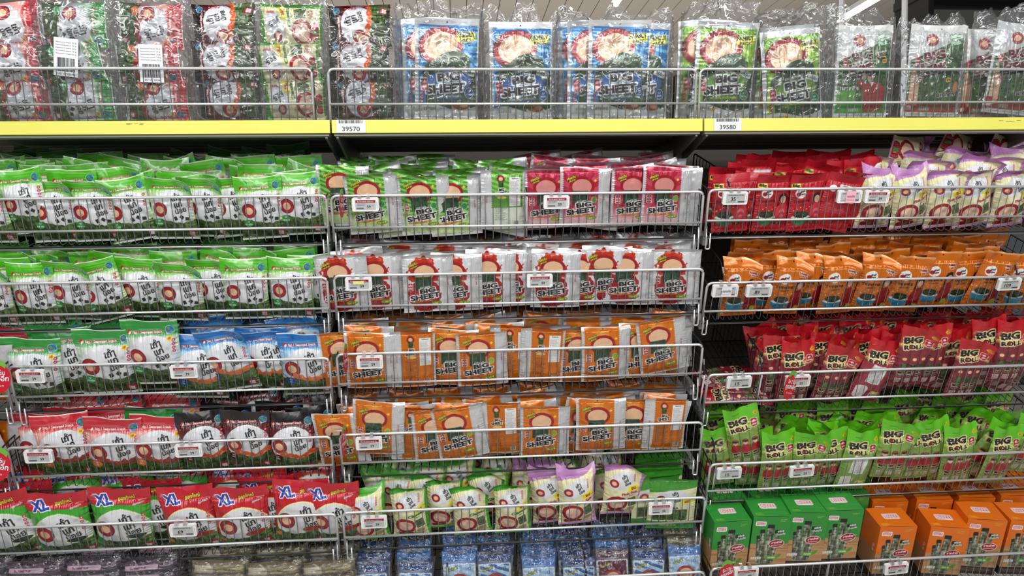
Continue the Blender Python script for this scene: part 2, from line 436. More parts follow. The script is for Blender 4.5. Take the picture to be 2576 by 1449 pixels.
def sheet_art(c, ox, oy, w, h, kind):
    """coloured front panel of the sheet packs inside ox..ox+w, oy..oy+h"""
    P = {'green': ('3f8a24', '8cc860'), 'pink': ('b02040', 'd86078'), 'white': ('d6d8dc', 'ced0d6'), 'orange': ('cf6c14', 'efa030')}[kind]
    edge = 1.3*np.sign(np.sin(c.Y*1.15))*abs(np.sin(c.Y*1.15))
    m = (c.X > ox+edge) & (c.X < ox+w+edge) & (c.Y > oy) & (c.Y < oy+h)
    c.put(m, P[0])
    X = (c.X-ox)/w; Y = (c.Y-oy)/h
    if kind == 'green':
        waves(c, m & (Y > .35), P[0], '86c25a'); c.put(m*np.clip((.42-Y)*4, 0, 1), 'c8dca0')
    elif kind == 'orange':
        c.put(m*np.clip(1.1-np.hypot((X-.5)*1.3, Y-.66)*2.6, 0, .9), 'f8d070')
        c.put(m*np.clip((.3-Y)*5, 0, .6), 'b8601c')
    elif kind == 'pink':
        a = np.arctan2(Y-.6, X-.5); c.put(m*np.clip(np.sin(a*14)*2, 0, .5), P[1]); c.put(m*np.clip((.36-Y)*4, 0, 1), 'dfb8bc')
    else:
        n = c.noise(10, 10, 9); c.put(m & (np.hypot((X-.5), (Y-.66)*1.3) < .38+.22*(n-.35)) & (Y > .55), 'b8341c')
        c.put(m & (np.hypot((X-.5), (Y-.3)*1.5) < .46+.1*(n-.5)), 'a01c24')
    u = w/100.0; g = lambda x, y: (ox+w*x, oy+h*y)
    # plain roundel behind the sheet, no face
    cx, cy = g(.52, .70); R = w*.34
    c.put(m & c.mell(cx, cy, R*1.05, R*.86), '9a1a24'); c.put(m & c.mell(cx, cy, R*.82, R*.62), 'e2b792' if kind != 'pink' else 'd48a88')
    # the seaweed sheet
    x, y = g(.5, .5)
    c.weed(m & c.mrect(x-w*.24, y-h*.11, x+w*.22, y+h*.13, 0, 3), 5, '24382a', '3c5a40')
    x, y = g(.12, .46); c.rect(x-w*.075, y-h*.07, x+w*.075, y+h*.07, 'f0e8e8', 0, 2); c.rect(x-w*.06, y-h*.062, x+w*.06, y+h*.062, '9c1c28', 0, 2)
    c.text('เถ้า', x, y+h*.025, h*.045, 'f4ecec', 0, .04); c.text('แก่น้อย', x, y-h*.025, h*.035, 'f4ecec', 0, .04, width=w*.1)
    dots(c, x, y-h*.095, h*.032, 3, w*.02)
    if kind in ('green', 'pink', 'orange'):
        x, y = g(.88, .47); c.ell(x, y, w*.075, w*.085, {'green': '2c8444', 'pink': '6cae3c', 'orange': '8ab030'}[kind], 0, (.7, 'e8f0e0'))
    x, y = g(.18, .84); c.text('อร่อยเต็ม', x+w*.03, y+h*.015, h*.05, 'e8dc3c', 22, .04, ((.9, '20201a'),), width=w*.26)
    c.text('แผ่นใหญ่', x+w*.06, y-h*.035, h*.035, 'e8dc3c', 22, .04, ((.8, '20201a'),), width=w*.2)
    x, y = g(.52, .455); c.text('สาหร่ายทอด', x, y, h*.032, 'f4f4f2', 6, .03, ((.4, '28382c'),))
    x, y = g(.5, .385); c.text('BIG', x+w*.09, y, h*.085, '1a1a1c', 7, .045, ((2.6, 'e6e6e8'),), width=w*.44)
    x, y = g(.5, .275); c.text('SHEET', x+w*.02, y, h*.098, '1a1a1c', 7, .045, ((2.6, 'e6e6e8'),), width=w*.84)
    x, y = g(.5, .385); c.text('BIG', x+w*.09, y, h*.085, '1a1a1c', 7, .045, (), width=w*.44)
    x, y = g(.45, .19); c.ell(x, y, w*.33, h*.018, 'b02028' if kind != 'white' else '8c1c20', 4)
    c.text('อร่อยเต็มคำเต็มแผ่น', x, y+h*.004, h*.03, 'e4dc4c', 4, .02, width=w*.56)
    x, y = g(.82, .15); c.ell(x, y, w*.16, h*.036, '6a9a20'); c.text('Pocket x8', x, y, h*.04, 'f0f06a', 8, .04, ((.5, '203010'),), width=w*.24)
    if kind == 'white':
        for q in range(5): x, y = g(.4+q*.1, .06); c.ell(x, y, w*.05, h*.02, 'a81c24')
    x, y = g(.9, .8)
    if kind != 'white': c.rect(x-3, y-3, x+3, y+3, 'e8cf30', 45)
    x, y = g(.56, .955); c.text('Crispy Seaweed Big Sheet', x, y, h*.014, P[1] if kind == 'white' else '402010')
    c.ell(ox+w*.52, oy+h*.985, 1.6, 1.6, '1c1c1c')
def strip_text(c, x, H):
    c.text('Zip Lock', x, H*.52, 5.5, 'a8444c', -90, .02)
    c.text('www.seaweedsnack', x, H*.2, 2.2, '707478', -90, 0)
    c.ell(x, H*.87, 2.4, 4.4, '8a8e92'); c.ell(x, H*.87, 1.8, 3.8, 'e4e5e8'); c.rect(x-1.5, H*.87-.3, x+1.5, H*.87+.3, '8a8e92')
def sheet(kind, W=140, H=162):
    c = Canvas(W, H, 'c6c8cc')
    sheet_art(c, 8, 2 if kind != 'green' else 6, W*.70, H-4, kind)
    strip_text(c, W*.88, H)
    c.rect(W*.79, 0, W*.796, H, 'b8babd')
    return c
def sheet_back(kind, W=125, H=162):
    base = {'orange': 'c8680f', 'green': '5a9a38', 'white': 'dfe0e3', 'pink': 'b02040'}[kind]
    c = Canvas(W, H, 'c6c8cc')
    edge = 1.2*np.sin(c.Y*1.1)
    m = (c.X > 30+edge) & (c.X < W-7+edge) & (c.Y > 2); c.put(m, base)
    if kind == 'green': waves(c, m & (c.Y > 90), base, '86c25a'); c.put(m & (c.Y < 60), 'd4dccc')
    roundel(c, 56, H-24, 10); c.weed(c.mrect(49, H-46, 63, H-29), 4)
    c.text('BIG', 58, H-53, 8, '1a1a1c', 6, .05, ((1.2, 'f4f4f4'),)); c.text('SHEET', 57, H-63, 9, '1a1a1c', 6, .05, ((1.2, 'f4f4f4'),), width=34)
    c.ell(58, H-74, 13, 4, 'e0c070')
    c.rect(80, H-98, 112, H-20, 'e6e7e8', 0, 1); c.text('ข้อมูลโภชนาการ', 96, H-24, 3.4, '303030', 0, .02)
    c.lines(81, H-97, 111, H-28, '85888a', 2.8, .8, 3)
    c.lines(38, 22, 76, H-84, '5c3410' if kind == 'orange' else '506050', 3, .9, 5)
    c.rect(92, 8, 108, 22, 'e8e8e8'); 
    for q in range(9): c.rect(93+q*1.6, 10, 93.7+q*1.6, 22, '303030')
    strip_text(c, 16, H)
    return c
def family(kind, W=172, H=262):
    base, hi = {'blue': ('1878b8', '7cc4ea'), 'green': ('76b018', 'b4dc50')}[kind]
    c = Canvas(W, H, 'd6d8dc')
    m = c.mrect(10, 16, W-4, H-16, 0, 2); c.put(m, base)
    if kind == 'blue': a = np.arctan2(c.Y-210, c.X-60)*26+c.noise(30, 30, 2)*3; c.put(m*np.clip(np.sin(a)*2, 0, .8), hi)
    else: c.put(m*np.clip(c.noise(14, 14, 3)*1.6-.5, 0, 1), hi)
    c.put(m & (c.Y > H-34), base); c.rect(10, H-32, W-4, H-30.5, 'c8d8e0')
    c.ell(70, 192, 60, 48, '9c1c26', 14, (2, '401418')); c.ell(70, 192, 46, 35, 'e0b693', 14)
    nn = c.noise(20, 20, 6)
    c.weed(m & (((c.Y < 118+30*nn) & (c.X > 30)) | c.mell(98, 140, 54, 38, 20) | c.mell(60, 120, 40, 34)), 8, '1c3420', '486a3c')
    c.text('สาหร่ายทอด', 84, 134, 9, 'f0f2f0', 8, .03, ((.5, '203020'),)); c.text('แผ่นใหญ่', 98, 124, 8, 'f0f2f0', 6, .03, ((.5, '203020'),))
    c.rect(110, 206, 164, 228, 'd8d828', 6, 5); c.text('FAMILY', 137, 222, 12, '181818', 6, .05, ((.8, 'e4e030'),), width=52)
    c.text('PACK', 139, 208, 10, '181818', 6, .05, ((1.2, 'e4e030'),), width=34)
    c.rect(128, 118, 164, 136, 'e6e8d8', -14, 4); c.text('50.-', 150, 126, 9, '1c4c80', -14, .03); c.text('โบนัส', 136, 130, 5, '405060', -14)
    c.ell(90, 98, 64, 30, {'blue': '2c64a8', 'green': '6a9c30'}[kind], 6)
    c.text('BIG', 92, 112, 21, '1a1a1c', 6, .05, ((3.4, 'e8e8ea'),), width=62)
    c.text('SHEET', 84, 82, 23, '1a1a1c', 6, .05, ((3.4, 'e8e8ea'),), width=108); c.text('BIG', 92, 112, 21, '1a1a1c', 6, .05, (), width=62)
    c.rect(16, 74, 36, 108, 'e8e0e0', 6, 4); c.rect(17.5, 75.5, 34.5, 106.5, '9c1c28', 6, 4)
    c.text('เถ้า', 26, 98, 8, 'f0eaea', 6, .04); c.text('แก่น้อย', 26, 86, 7, 'f0eaea', 6, .04, width=14); dots(c, 20, 70, 8, 4, 4)
    c.ell(88, 60, 44, 8, {'blue': '1c5c9c', 'green': '3c7c20'}[kind], 4); c.text('อร่อยเต็มคำเต็มแผ่น', 88, 62, 7, 'e4d838', 4, .03, width=76)
    c.ell(148, 72, 11, 13, {'blue': '1c4c90', 'green': '1c7c4c'}[kind], 0, (1.2, 'e8ecec')); c.text('รส', 148, 76, 5, 'f0f0f0'); c.text('คลาสสิค', 148, 68, 5, 'f0f0f0', width=15)
    c.put(m & (c.Y < 34+8*np.sin(c.X*.04)), 'd6d8dc')
    c.ell(126, 32, 26, 9, 'c8c4bc'); c.ell(126, 36, 22, 9, '8c4c34' if kind == 'blue' else '38402c'); c.ell(134, 38, 10, 5, 'c49070' if kind == 'blue' else '50603c')
    for q in range(6): c.rect(24+q*6, 24, 28.6+q*6, 32, '9a9c9c', 0, 1)
    if kind == 'green': c.rect(58, 22, 70, 34, 'e8cf30', 45); c.text('เจ', 64, 28, 6, 'b02020', 0, .03)
    c.lines(22, 16, 84, 23, '9a9c9c', 2.4, .7)
    c.ell(W*.5, H-9, 2.6, 2.2, '303438')
    return c
def jumbo(kind, W=165, H=250):
    c = Canvas(W, H, 'c9cccb')
    m = c.mrect(6, 12, W-5, H-26, 0, 3)
    slope = c.Y < 160+(c.X-20)*.42
    c.weed(m & slope, 9, '1e3c1a', '5c8448'); c.rect(0, H-27, W, H-25, 'b0b4b4')
    c.text('seaweed big bag jumbo', 100, H-31, 3, '7c8080')
    roundel(c, 62, 208, 17)
    for k in range(10):
        a = k*.628; c.poly([(68+14*math.cos(a+.2), 138+10*math.sin(a+.2)), (68+58*math.cos(a), 138+42*math.sin(a)), (68+14*math.cos(a-.2), 138+10*math.sin(a-.2))], 'd0d0cc')
    rd = ('28201c', '5c1420')[kind == 'squid']
    c.text('BIG', 72, 166, 24, '5c1420' if kind == 'squid' else '2c3a24', 10, .035, ((2.4, 'e6e2dc'), (1.0, '903038')), width=62)
    c.text('bag', 72, 136, 26, '5c1420', 10, .035, ((2.4, 'e6e2dc'), (1.0, '903038')), width=74)
    c.ell(66, 116, 40, 6, '241c1c', 12); c.text('Grilled Seaweed Squid', 66, 117, 4, 'e0e0dc', 12, .02, width=66)
    c.rect(17, 138, 30, 162, '9c1c28', 0, 3); c.text('เถ้าแก่', 23, 152, 6, 'f0eaea', 0, .04, width=11); c.text('น้อย', 23, 145, 5, 'f0eaea', 0, .04, width=9)
    c.text('Jaka', 132, 220, 13, 'd8f0d8', 12, .06, ((1.6, '2c8c48'),), width=34); c.text('Pack', 134, 203, 12, 'd8f0d8', 12, .06, ((1.6, '2c8c48'),), width=32)
    if kind == 'classic':
        c.text('อร่อยแบบ', 132, 180, 7, 'e8e8dc', 14, .03, ((.6, '1c241c'),)); c.text('แผ่นใหญ่', 128, 168, 9, 'd8783c', 12, .03, ((.6, '1c241c'),)); c.text('อบ', 142, 154, 7, 'b02020', 10, .04, ((2.2, 'e0d030'),))
        c.rect(6, 12, W-5, 40, '3c9c38'); c.rect(6, 36, 60, 76, '5ca440')
        c.text('รส', 30, 92, 6, 'f0f0ec', 0, .03, ((.6, '1c2c1c'),)); c.text('คลาสสิค', 40, 80, 12, 'f0f0ec', 0, .04, ((1, '1c2c1c'),), width=54)
        # a printed photograph of a person in a red jumper
        c.poly([(86, 14), (82, 70), (60, 96), (66, 104), (92, 92), (104, 96), (128, 96), (148, 84), (150, 60), (140, 16)], '9a2c24')
        c.ell(100, 112, 8, 10, 'cfa58c'); c.ell(98, 122, 17, 13, '241c1a'); c.ell(101, 108, 10, 11, 'd4ac94'); c.ell(102, 118, 13, 6, '241c1a')
        c.poly([(98, 97), (112, 97), (106, 84)], 'e8e4e0'); c.ell(80, 108, 6, 5, 'd4ac94')
    else:
        c.poly([(10, 12), (10, 120), (22, 130), (34, 90), (38, 12)], 'd8b090'); c.text('อร่อยแบบ', 24, 108, 6, 'f0ece0', 14, .03, ((.6, '2c1c1c'),)); c.text('แผ่นใหญ่', 26, 98, 8, 'd8783c', 14, .03, ((.6, '2c1c1c'),))
        c.text('ย่าง', 122, 102, 8, 'a01c1c', 8, .04, ((3, 'dccc3c'),)); c.text('รสหมึกย่าง', 116, 62, 13, '2c1c14', 6, .05, ((1.2, 'e8e4dc'),), width=60)
        c.ell(146, 82, 9, 16, 'c88c5c', -10); c.put(m*np.clip((40-c.Y)/12, 0, 1), '9c4430')
        c.rect(8, 16, 24, 44, 'a01c28', 0, 1); c.rect(10, 18, 22, 30, 'c8c4c0')
    for q in range(5): c.rect(44+q*6.4, 16, 49+q*6.4, 26, 'a8b4a4', 0, 1)
    c.ell(W*.55, H-11, 2.2, 2.2, '606468')
    return c
def pillow(kind, W=108, H=172):
    hd = {'pink': 'b27cb4', 'classic': '46a02c'}[kind]
    c = Canvas(W, H, 'dedaaf')
    c.put(c.Y > 148+.22*(c.X-20)+3*np.sin(c.X*.07), hd); c.rect(W-8, 0, W, H, hd if kind == 'classic' else 'c090c0')
    c.ell(48, 124, 40, 23, 'c8cce0', 24); c.ell(48, 125, 38, 22, 'd0d2d7', 24)
    roundel(c, 26, 116, 12); brand(c, 59, 127, 9, rot=22)
    dots(c, 84, 146, 6, 4, 2.6)
    c.rect(66, 96, 100, 112, 'e4d82c', 16, 3); c.text('อบ', 83, 104, 9, '9c2c2c', 16, .05)
    t = {'pink': ('Pink Salt', 'a82c58'), 'classic': ('Classic', '2c6c28')}[kind]
    c.text(t[0], 72, 88, 9, t[1], 10, .05, width=48); c.text('flavor', 78, 80, 4, t[1], 10, .02)
    c.ell(38, 50, 30, 27, '9c1c28', 8, (.8, '3c1418')); c.ell(38, 50, 22, 19, 'e4c0a8', 6)
    c.weed(c.mrect(70, 42, 94, 72, 10, 2), 4, '30442c', '6c8458')
    c.ell(82, 30, 12, 8, 'b89878'); c.put(c.mrect(14, 8, 64, 24, 0, 8), '9c1c28')
    c.rect(34, 10, 44, 24, '3c8c34', 10, 2)
    c.rect(0, 0, W, 6, 'b484b4' if kind == 'pink' else '50a038')
    return c
def flatgreen(W=135, H=165):
    c = Canvas(W, H, 'd8d8b0')
    c.put(c.Y > 118+.12*c.X, '3a8c28'); c.ell(60, 104, 48, 22, 'd0d2d7', 10); roundel(c, 34, 98, 13); brand(c, 76, 106, 10, rot=12)
    c.rect(90, 84, 126, 98, 'e4d82c', 10, 2); c.text('อบ', 108, 91, 8, '9c2c2c', 10, .05)
    c.text('TEMPURA', 62, 70, 8, '204020', 4, .04, ((.8, 'e0e0c8'),)); c.weed(c.mrect(14, 30, 112, 66, 0, 4), 3, '283c20', '60803c')
    c.put(c.Y < 26, '2f8430'); c.text('seaweed sheet', 60, 14, 6, 'd8d83c', 0, .03); c.ell(W*.5, H-8, 2, 2, '202820')
    return c
def topping(kind, W=105, H=172):
    red = kind == 'red'
    c = Canvas(W, H, 'b01424' if red else 'cc6a14')
    n = c.noise(30, 12, 3)
    if not red:
        c.put(c.Y > H-5, 'd8a070'); c.rect(10, 140, W-8, 141.6, 'f0c8a0')
    c.ell(30, 118, 17, 15, 'f0eeec', 14); c.ell(23, 115, 7, 6, '9c1c26'); c.text('เถ้าแก่', 34, 122, 6, '1c1c1c', 14, .05, width=16); c.text('น้อย', 36, 115, 5, '1c1c1c', 14, .05, width=11)
    c.text('Topping', 32, 94, 11, '24201c' if not red else '2c1014', 6, .04, width=50); c.text('เครื่องโรย', 34, 84, 6, '3c2818', 6, .02)
    if red:
        c.rect(4, 132, 30, 145, 'dccf2c'); c.text('Big', 17, 139, 10, '181818', 0, .06, width=22)
    else:
        c.text('FAMILY', 84, 136, 7, '8c2018', 4, .05, ((1.4, 'e8d8c8'),), width=26); c.text('PACK', 86, 128, 6, '8c2018', 4, .05, ((1.4, 'e8d8c8'),), width=20)
    # printed photograph of a person in red
    c.poly([(58, 30), (60, 70), (70, 84), (88, 86), (100, 70), (101, 30)], '98141e' if not red else 'c03040')
    c.ell(80, 102, 14, 15, '241814'); c.ell(80, 98, 9, 11, 'd8a890'); c.poly([(66, 100), (62, 78), (70, 82)], '241814')
    if red:
        for q in range(3): c.ell(80, 62-q*7, 10-q*2, 9-q*2, 'd06870' if q % 2 == 0 else 'b02838')
    # the bowl
    bc = '2c8c50' if red else '2c84a8'
    c.put(c.mell(34, 46, 27, 26) & (c.Y < 46), bc); c.ell(34, 46, 27, 6, 'd8d8d4')
    c.weed(c.mell(34, 54, 22, 11), 3, '1c281c', '485c3c')
    for q in range(6): c.ell(12+q*9, 66+5*(q % 3), 1.8, 1.3, 'ead0a0')
    c.lines(8, 10, 52, 20, 'd8b890' if not red else 'd89098', 3, .9, 3)
    c.rect(62, 22, 82, 30, '202018', 0, 1); c.text('ซีฟู้ด', 72, 26, 5, 'd8d040', 0, .03)
    c.ell(88, 24, 9, 9, 'a8b828' if not red else '902028')
    c.ell(W*.5, H-9, 2.4, 2.2, '501810')
    return c
def topping_back(W=105, H=172):
    c = Canvas(W, H, 'b01424')
    c.rect(40, 90, 96, 140, 'd8d6d6', 0, 1); c.lines(42, 92, 94, 138, '8a8c8e', 4, 1.2, 4); c.ell(22, 126, 11, 10, 'e8e6e4', 14)
    c.lines(10, 50, 90, 84, 'd07880', 4, 1.2, 8); c.ell(W*.5, H-9, 2.4, 2.2, '501810')
    return c
def roll(kind, W=92, H=200):
    hd, tube, tx = {'red': ('b01420', '7c2434', 'c8a088'), 'green': ('5cb81c', '7c9c48', '5c8c34')}[kind]
    c = Canvas(W, H, tube)
    # three wrapped rolls seen through the clear bag
    for k in range(3):
        x0 = 6+k*27; m = (c.X > x0) & (c.X < x0+25) & (c.Y < 150)
        c.put(m & (c.Y > 95), tube); c.weed(m & (c.Y > 58) & (c.Y < 82) & (c.X > x0+5), 5+k, '24381c', '64804a')
        c.ell(x0+12, 98, 9, 8, '8c1c24'); c.ell(x0+12, 98, 6, 5, 'e0bc98')
        if kind == 'green':
            c.put(m & c.mell(x0+12, 66, 12, 24), 'a81828'); c.ell(x0+12, 92, 6, 7, 'd8b098'); c.ell(x0+12, 98, 6.5, 4, '2c2018')
        c.text('BIG', x0+12, 52, 8, '18140f', 10, .08, ((1.4, 'd8cca8'),), width=17); c.text('ROLL', x0+13, 43, 6, '18140f', 10, .08, ((1.2, 'd8cca8'),), width=18)
        c.rect(x0+4, 12, x0+20, 32, 'ccc4b8', 6, 2); c.lines(x0+5, 13, x0+19, 31, 'a85050' if kind == 'red' else '6c8c5c', 3.2, 1, k)
        c.rect(x0+25, 0, x0+27, 150, '3c2c28' if kind == 'red' else '44603c')
    c.put(np.clip((c.Y-132)/8, 0, 1)*(c.Y < 152), 'c8a468' if kind == 'red' else 'b0c868')
    c.put(c.Y > 146, hd)
    c.text('BIG', 34, 157, 20, '141210', 6, .05, ((3, 'e6d6a0'),), width=50); c.text('ROLL', 37, 136, 14, '141210', 6, .045, ((2.6, 'e6d6a0'),), width=52)
    c.text('BIG', 34, 157, 20, '141210', 6, .05, (), width=50); c.ell(31, 135.5, 4, 4.6, '8c1c20')
    c.rect(66, 138, 86, 162, 'ead9cf', 0, 6); c.rect(67.5, 139.5, 84.5, 160.5, 'a01c28', 0, 5); c.text('เถ้า', 76, 154, 6, 'f0eaea', 0, .05); c.text('แก่น้อย', 76, 146, 5, 'f0eaea', 0, .05, width=13)
    c.rect(78, 170, 88, 180, 'dcd028', 45); c.text('เจ', 83, 175, 5, 'a02020', 0, .04)
    c.text('สาหร่ายม้วนอบ', 30, 184, 3, '3c5c18' if kind == 'green' else '801018')
    return c
def roll_back(kind, W=92, H=200):
    c = roll(kind, W, H)
    c.put(c.Y < 132, '9c3444' if kind == 'red' else '7ca050')
    c.rect(24, 66, 68, 126, 'e2e2e2', -6, 1); c.lines(27, 68, 65, 122, '707478', 3.6, 1, 8)
    c.rect(8, 8, 40, 56, 'e6e0dc', 0, 12); c.rect(50, 14, 82, 40, 'dcdcd8', 0, 1)
    for q in range(10): c.rect(52+q*2.8, 16, 53.4+q*2.8, 32, '202020')
    c.rect(50, 34, 82, 40, 'd8cf30'); return c
def box_front(kind, W=108, H=190):
    bc = {'green': '2c8c34', 'orange': 'dc6c14'}[kind]
    c = Canvas(W, H, bc)
    c.put(c.Y < 98, 'b88c60'); c.put(np.clip(c.noise(50, 3, 4)*2-1, 0, .5)*(c.Y < 98), '8c6440'); c.rect(0, 80, W, 82, '7c5a3c'); c.put(c.Y < 26, '2c201c')
    c.rect(8, 158, 38, 173, 'f2f0f0', -3, 3); c.text('BITEE', 23, 165.5, 8, 'f4eaec', -3, .02, ((1.1, 'b02438'),), width=23)
    for (x, w_, y1, rt) in ((24, 6, 126, 4), (33, 7, 146, 3), (50, 10, 162, -3), (68, 7, 144, -5)):
        mm = c.mrect(x-w_, 28, x+w_, y1, rt, 3); c.weed(mm, 3, '343c30', 'b8bfa8'); c.put(mm & (c.Y > y1-12), '161a14')
        c.put(mm*(abs(c.X-x) > w_*.6)*.35, '10140e')
    c.text('อร่อย', 82, 140, 8, 'e8ece8', 8, .04, ((.9, '1c2c1c'),)); c.text('เต็มแท่ง', 82, 130, 8, 'e8ece8', 8, .04, ((.9, '1c2c1c'),), width=28)
    c.ell(74, 98, 22, 13.5, 'ece2e0', 6); c.ell(74, 98, 20.5, 12, '901828', 6); c.text('สาหร่าย', 74, 102, 8, 'f0e8e8', 8, .05, width=30); c.text('ย่างม้วนกรอบ', 74, 93, 4.5, 'f0e8e8', 8, .03, width=28)
    c.rect(50, 44, 80, 56, '64a040', 0, 2); c.text('คลาสสิค', 65, 50, 5, 'e8f0d8', 0, .03); c.ell(84, 56, 10, 5, '4c9030', 40)
    for q in range(5): c.rect(6+q*6, 44, 11+q*6, 53, 'd8d4cc', 0, 1)
    c.text('Crispy Seaweed', 86, 178, 3, 'b8c83c'); c.text('grilled stick', 84, 173, 2.8, 'b8c83c'); c.lines(6, 6, 100, 22, 'a8a098', 4, 1, 4)
    return c
def box_top(kind, W=108, D=88):
    c = Canvas(W, D, {'green': '2c8c34', 'orange': 'dc6c14'}[kind])
    c.rect(30, 34, 78, 60, 'f2eeee', 0, 6); c.rect(31.5, 35.5, 76.5, 58.5, 'b83040', 0, 5); c.rect(32.5, 36.5, 75.5, 57.5, 'f2eeee', 0, 4)
    c.text('BITEE', 54, 47, 13, 'f4eaec', 2, .03, ((1.3, 'b02438'),), width=36)
    c.text('สาหร่ายย่าง', 18, 14, 4, 'a8c020' if kind == 'green' else 'd8d020'); c.text('กรอบเต็มแท่ง', 20, 9, 3.5, 'a8c020' if kind == 'green' else 'd8d020')
    return c
def box_side(kind, D=88, H=190):
    c = Canvas(D, H, {'green': '2c8c34', 'orange': 'dc6c14'}[kind]); c.put(c.Y < 98, 'a87c54'); c.put(c.Y < 26, '2c201c')
    c.text('BITEE', 70, 110, 9, 'f0e8ea', 90, .03, ((1.5, 'b02438'),), width=26)
    return c
def mini(kind, W=95, H=130):
    P = {'sky': ('8cb4d4', '2460a8'), 'navy': ('2c5c9c', '182c58'), 'plum': ('3c1c30', '241420'), 'gold': ('b8a878', '6c5c34'), 'cream': ('d0c898', '8c7c48'), 'wine': ('5c2034', '34141c')}[kind]
    c = Canvas(W, H, P[1])
    m = c.Y < H*.78; c.put(m, 'd4dade'); c.put(c.mrect(6, 6, W-6, H*.76, 0, 2), P[0])
    if kind in ('sky', 'navy'): waves(c, c.mrect(6, 6, W-6, H*.76), P[0], 'b4d0e4', .7)
    c.ell(W*.5, H*.42, 27, 22, '9c1c26'); c.ell(W*.5, H*.42, 20, 15, 'e0b693')
    c.text('อร่อยเต็มแผ่น', 26, H*.68, 7, 'd0cc3c', 14, .04, ((.8, '20241c'),), width=30)
    c.text('12', 76, H*.68, 8, '3c4c70', 6, .04)
    c.text('BIG SHEET', W/2, H*.16, 12, '1a1a1c', 4, .06, ((1.6, 'f0f0f0'),), width=70)
    c.put(c.Y > H*.78, P[1]); c.put((c.Y > H*.78)*np.clip(c.noise(40, 2, 3)*2.4-.9, 0, .7), '9cacc0')  # pale streaks: highlights of the crinkled clear top, painted into the header
    c.rect(0, H*.9, W, H*.93, {'sky': '3c7cc4', 'navy': '1c4ca0', 'plum': 'c8a4b4', 'gold': 'd8cca8', 'cream': 'd8cca8', 'wine': 'b08890'}[kind])
    return c
def brick(kind, W=150, H=34):
    P = {'plum': ('2a1826', 'c4a8b8'), 'gold': ('6c6040', 'cfc8b0')}[kind]
    c = Canvas(W, H, P[0]); c.put(np.clip(c.noise(30, 4, 3)*2-.8, 0, .35).astype(np.float32), 'a09aa0')
    if kind == 'plum':
        c.rect(14, 9, 104, 22, P[1], 0, 1); c.text('Seaweed Roll', 50, 15, 6, '702c48', 0, .03); c.ell(116, 15, 8, 6, '40203c')
    else: c.rect(8, 6, 60, 26, 'b8b09a', 0, 2); c.rect(70, 8, 140, 24, '8c8050', 0, 2); c.text('Seaweed', 104, 16, 7, '3c3420', 0, .03)
    return c
def bundle_art(kind, W=165, H=105):
    """a packet lying on its side: the upright design turned a quarter"""
    src = classic({'red': 'red', 'green': 'mgreen', 'bbq': 'black'}.get(kind, 'green')) if kind != 'cream' else pillow('classic', 105, 165)
    c = Canvas(src.H, src.W); a = np.rot90(src.a, 1 if kind in ('red', 'green') else -1)
    c.a = np.ascontiguousarray(a[:c.h, :c.w])
    c.h, c.w = c.a.shape[:2]
    return c
